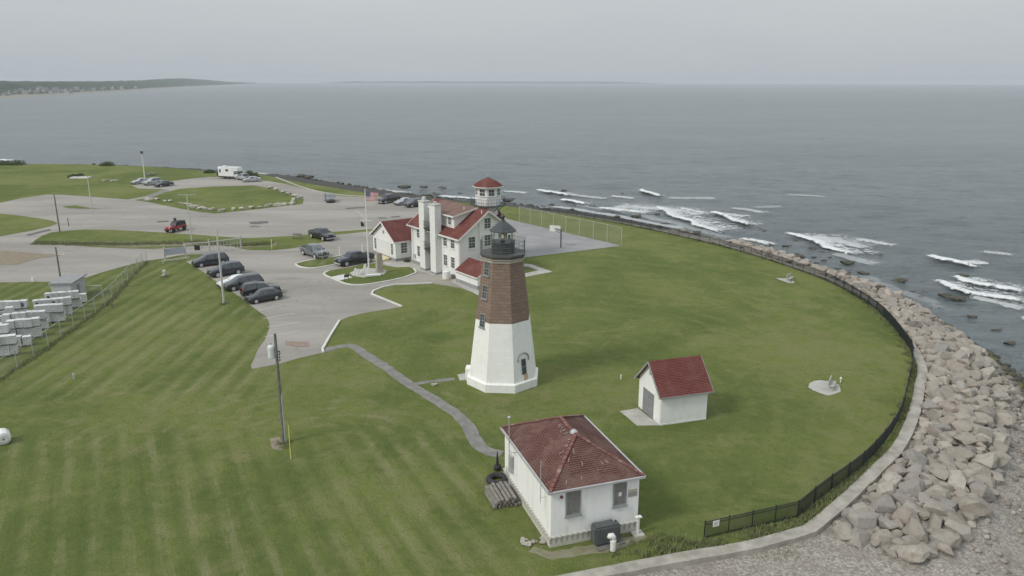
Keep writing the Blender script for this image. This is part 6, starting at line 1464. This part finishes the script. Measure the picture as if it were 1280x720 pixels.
# rough grass and weeds: between fence and seawall, along posts and plinths
def tufts():
    rr = random.Random(21); V = []; Fc = []
    m = newmat('long_grass', .9, .15); g = NB(m); geo = g.n('NewGeometry'); c = g.mix(geo.outputs['Random Per Island'], (.11, .15, .045), (.27, .27, .15)); g.l(c, g.b.inputs['Base Color'])
    def tuft(p, h, n, sp):
        for _ in range(n):
            a = rr.uniform(0, 6.28); r_1 = rr.uniform(0, sp); b = Vector((p.x + r_1*math.cos(a), p.y + r_1*math.sin(a), p.z - .02)); w = rr.uniform(.015, .035)
            a2 = rr.uniform(0, 6.28); lean = rr.uniform(.05, .6)*h; t_ = b + Vector((lean*math.cos(a2), lean*math.sin(a2), h*rr.uniform(.6, 1.1))); dx_, dy_ = -math.sin(a2)*w, math.cos(a2)*w
            o = len(V); V.extend([(b.x-dx_, b.y-dy_, b.z), (b.x+dx_, b.y+dy_, b.z), tuple(t_)]); Fc.append((o, o+1, o+2))
    wv = offs(W0, -.85)
    for i in range(5200):
        # strip between the fence and the wall
        k = rr.randrange(len(wv)-20); p = wv[k].lerp(wv[k+1], rr.random()); nrm = (W0[k] - offs(W0[k:k+2], 1)[0])
        j = min(range(0, len(fl)), key=lambda q_: (fl[q_]-p).length_squared) if False else 0
        dmax = max(.3, min((f_ - p).length for f_ in fl) - .15)
        q = p + nrm*rr.random()**1.3*dmax
        if mnoise.noise((q.x*.35, q.y*.35, 2)) < -.05 and rr.random() < .85: continue
        if p.y > 95 and rr.random() < .6: continue
        tuft(q, rr.uniform(.12, .42), 9, .22)
    for i in range(1400):
        k = rr.randrange(len(cl)-1); p = cl[k].lerp(cl[k+1], rr.random()); tuft(p + Vector((rr.gauss(0, .2), rr.gauss(0, .2), 0)), rr.uniform(.1, .3), 7, .2)
    for i in range(900):  # seawall foot on the beach side, lower right
        k = rr.randrange(len(W0)-40, len(W0)-2); p = W0[k].lerp(W0[k+1], rr.random()); tuft(Vector((p.x + rr.uniform(.2, 1.5), p.y - rr.uniform(.1, .9), -.32)), rr.uniform(.08, .2), 6, .2) if mnoise.noise((p.x*.6, p.y*.6, 9)) > .1 else None
    for (x, y, n, r_1) in ((355, 555, 50, .6), (280, 380, 40, .5), (206, 346, 40, .6), (766, 690, 20, .6)):
        q = G(x, y)
        for _ in range(n): tuft(q + Vector((rr.gauss(0, r_1*.5), rr.gauss(0, r_1*.5), 0)), rr.uniform(.1, .3), 7, .15)
    # brown hedge-like weeds along the old fence in the grass strip
    for i in range(2600):
        t_ = rr.random(); u = [(42, 304.2), (100, 305), (160, 305.6), (240, 303.5), (300, 306.5), (340, 305)]; s_ = t_*(len(u)-1); a_ = int(s_); f_ = s_-a_; q = G(u[a_][0]*(1-f_)+u[a_+1][0]*f_, u[a_][1]*(1-f_)+u[a_+1][1]*f_) + Vector((0, rr.uniform(-1.2, 1.2), 0))
        tuft(q, rr.uniform(.2, .55), 6, .4)
    me = bpy.data.meshes.new('weeds'); me.from_pydata(V, [], Fc); me.materials.append(m); stuff(link('rough_grass', me))
tufts()
struct(sheet('dry_grass_band', [(42, 302.3), (100, 302), (160, 302), (240, 302), (302, 303), (345, 302.5), (345, 307), (302, 309.5), (280, 305.5), (240, 307), (160, 309), (100, 307), (52, 305)], mat('dry_grass', (.15, .14, .09), .95, (.22, .20, .145), .8), .034, 1.2, .15))

# ================================================================== AIR, SKY, SUN, CAMERA
mb = MB(); mb.box(-14000, 14000, -14000, 14000, -9, 62); hzm = bpy.data.materials.new('sea_haze'); hzm.use_nodes = True; nt = hzm.node_tree; nt.nodes.clear()
out = nt.nodes.new('ShaderNodeOutputMaterial'); pv = nt.nodes.new('ShaderNodeVolumePrincipled'); pv.inputs['Color'].default_value = (.78, .83, .88, 1); pv.inputs['Density'].default_value = .00012; pv.inputs['Anisotropy'].default_value = .0
nt.links.new(pv.outputs[0], out.inputs['Volume']); o = mb.build('haze', hzm); stuff(o)

w = bpy.data.worlds.new('World'); sc.world = w; w.use_nodes = True; nt = w.node_tree; N = nt.nodes; L = nt.links; bg = N['Background']
SUN_EL, SUN_AZ = R(42), R(-122)      # azimuth clockwise from +Y: the sun stands behind and left of the viewer
sky = N.new('ShaderNodeTexSky'); sky.sky_type = 'NISHITA'; sky.sun_disc = False; sky.sun_elevation = SUN_EL; sky.sun_rotation = SUN_AZ; sky.air_density = 1.5; sky.dust_density = 4
tc = N.new('ShaderNodeTexCoord'); sep = N.new('ShaderNodeSeparateXYZ'); L.new(tc.outputs['Generated'], sep.inputs[0])
mp = N.new('ShaderNodeMapping'); mp.inputs['Scale'].default_value = (1, 1, 4.5); L.new(tc.outputs['Generated'], mp.inputs[0])
nz = N.new('ShaderNodeTexNoise'); nz.inputs['Scale'].default_value = 1.8; nz.inputs['Detail'].default_value = 6; nz.inputs['Roughness'].default_value = .5; L.new(mp.outputs[0], nz.inputs['Vector'])
cr = N.new('ShaderNodeValToRGB'); cr.color_ramp.elements[0].position = .3; cr.color_ramp.elements[1].position = .7; cr.color_ramp.elements[0].color = (5.35, 5.85, 6.35, 1); cr.color_ramp.elements[1].color = (6.15, 6.5, 6.7, 1); L.new(nz.outputs['Fac'], cr.inputs['Fac'])
zen = N.new('ShaderNodeMapRange'); zen.inputs['From Min'].default_value = .0; zen.inputs['From Max'].default_value = .9; zen.inputs['To Min'].default_value = .92; zen.inputs['To Max'].default_value = 1.5; L.new(sep.outputs[2], zen.inputs['Value'])
ml = N.new('ShaderNodeVectorMath'); ml.operation = 'SCALE'; L.new(cr.outputs['Color'], ml.inputs[0]); L.new(zen.outputs['Result'], ml.inputs[3])
mx = N.new('ShaderNodeMix'); mx.data_type = 'RGBA'; mx.inputs[0].default_value = .88; L.new(sky.outputs[0], mx.inputs[6]); L.new(ml.outputs[0], mx.inputs[7]); L.new(mx.outputs[2], bg.inputs['Color']); bg.inputs['Strength'].default_value = .08
sl = bpy.data.lights.new('sun', 'SUN'); sl.energy = 1.5; sl.angle = R(14); sl.color = (1, .965, .90); so = link('sun', sl)
dirv = Vector((math.sin(SUN_AZ)*math.cos(SUN_EL), math.cos(SUN_AZ)*math.cos(SUN_EL), math.sin(SUN_EL))); so.rotation_euler = dirv.to_track_quat('Z', 'Y').to_euler(); so.location = (-60, -20, 90)

cam = bpy.data.cameras.new('camera'); co = link('camera', cam); sc.camera = co; cam.sensor_width = 36; cam.lens = F/1280*36; cam.clip_start = .5; cam.clip_end = 60000
r_v = Vector((1, 0, 0)); f_v = Vector((0, math.cos(PIT), -math.sin(PIT))); u_v = Vector((0, math.sin(PIT), math.cos(PIT)))
cr_ = r_v*math.cos(ROL) + u_v*math.sin(ROL); cu = u_v*math.cos(ROL) - r_v*math.sin(ROL); b_ = -f_v
co.matrix_world = Matrix(((cr_.x, cu.x, b_.x, 0), (cr_.y, cu.y, b_.y, 0), (cr_.z, cu.z, b_.z, CAMH), (0, 0, 0, 1)))
vs_ = sc.view_settings; vs_.view_transform = 'Standard'; vs_.look = 'None'; vs_.exposure = .33; vs_.gamma = 1; vs_.use_curve_mapping = False
sc.cycles.volume_max_steps = 64; sc.cycles.volume_bounces = 1 if hasattr(sc.cycles, 'volume_bounces') else 1; sc.cycles.transparent_max_bounces = 16
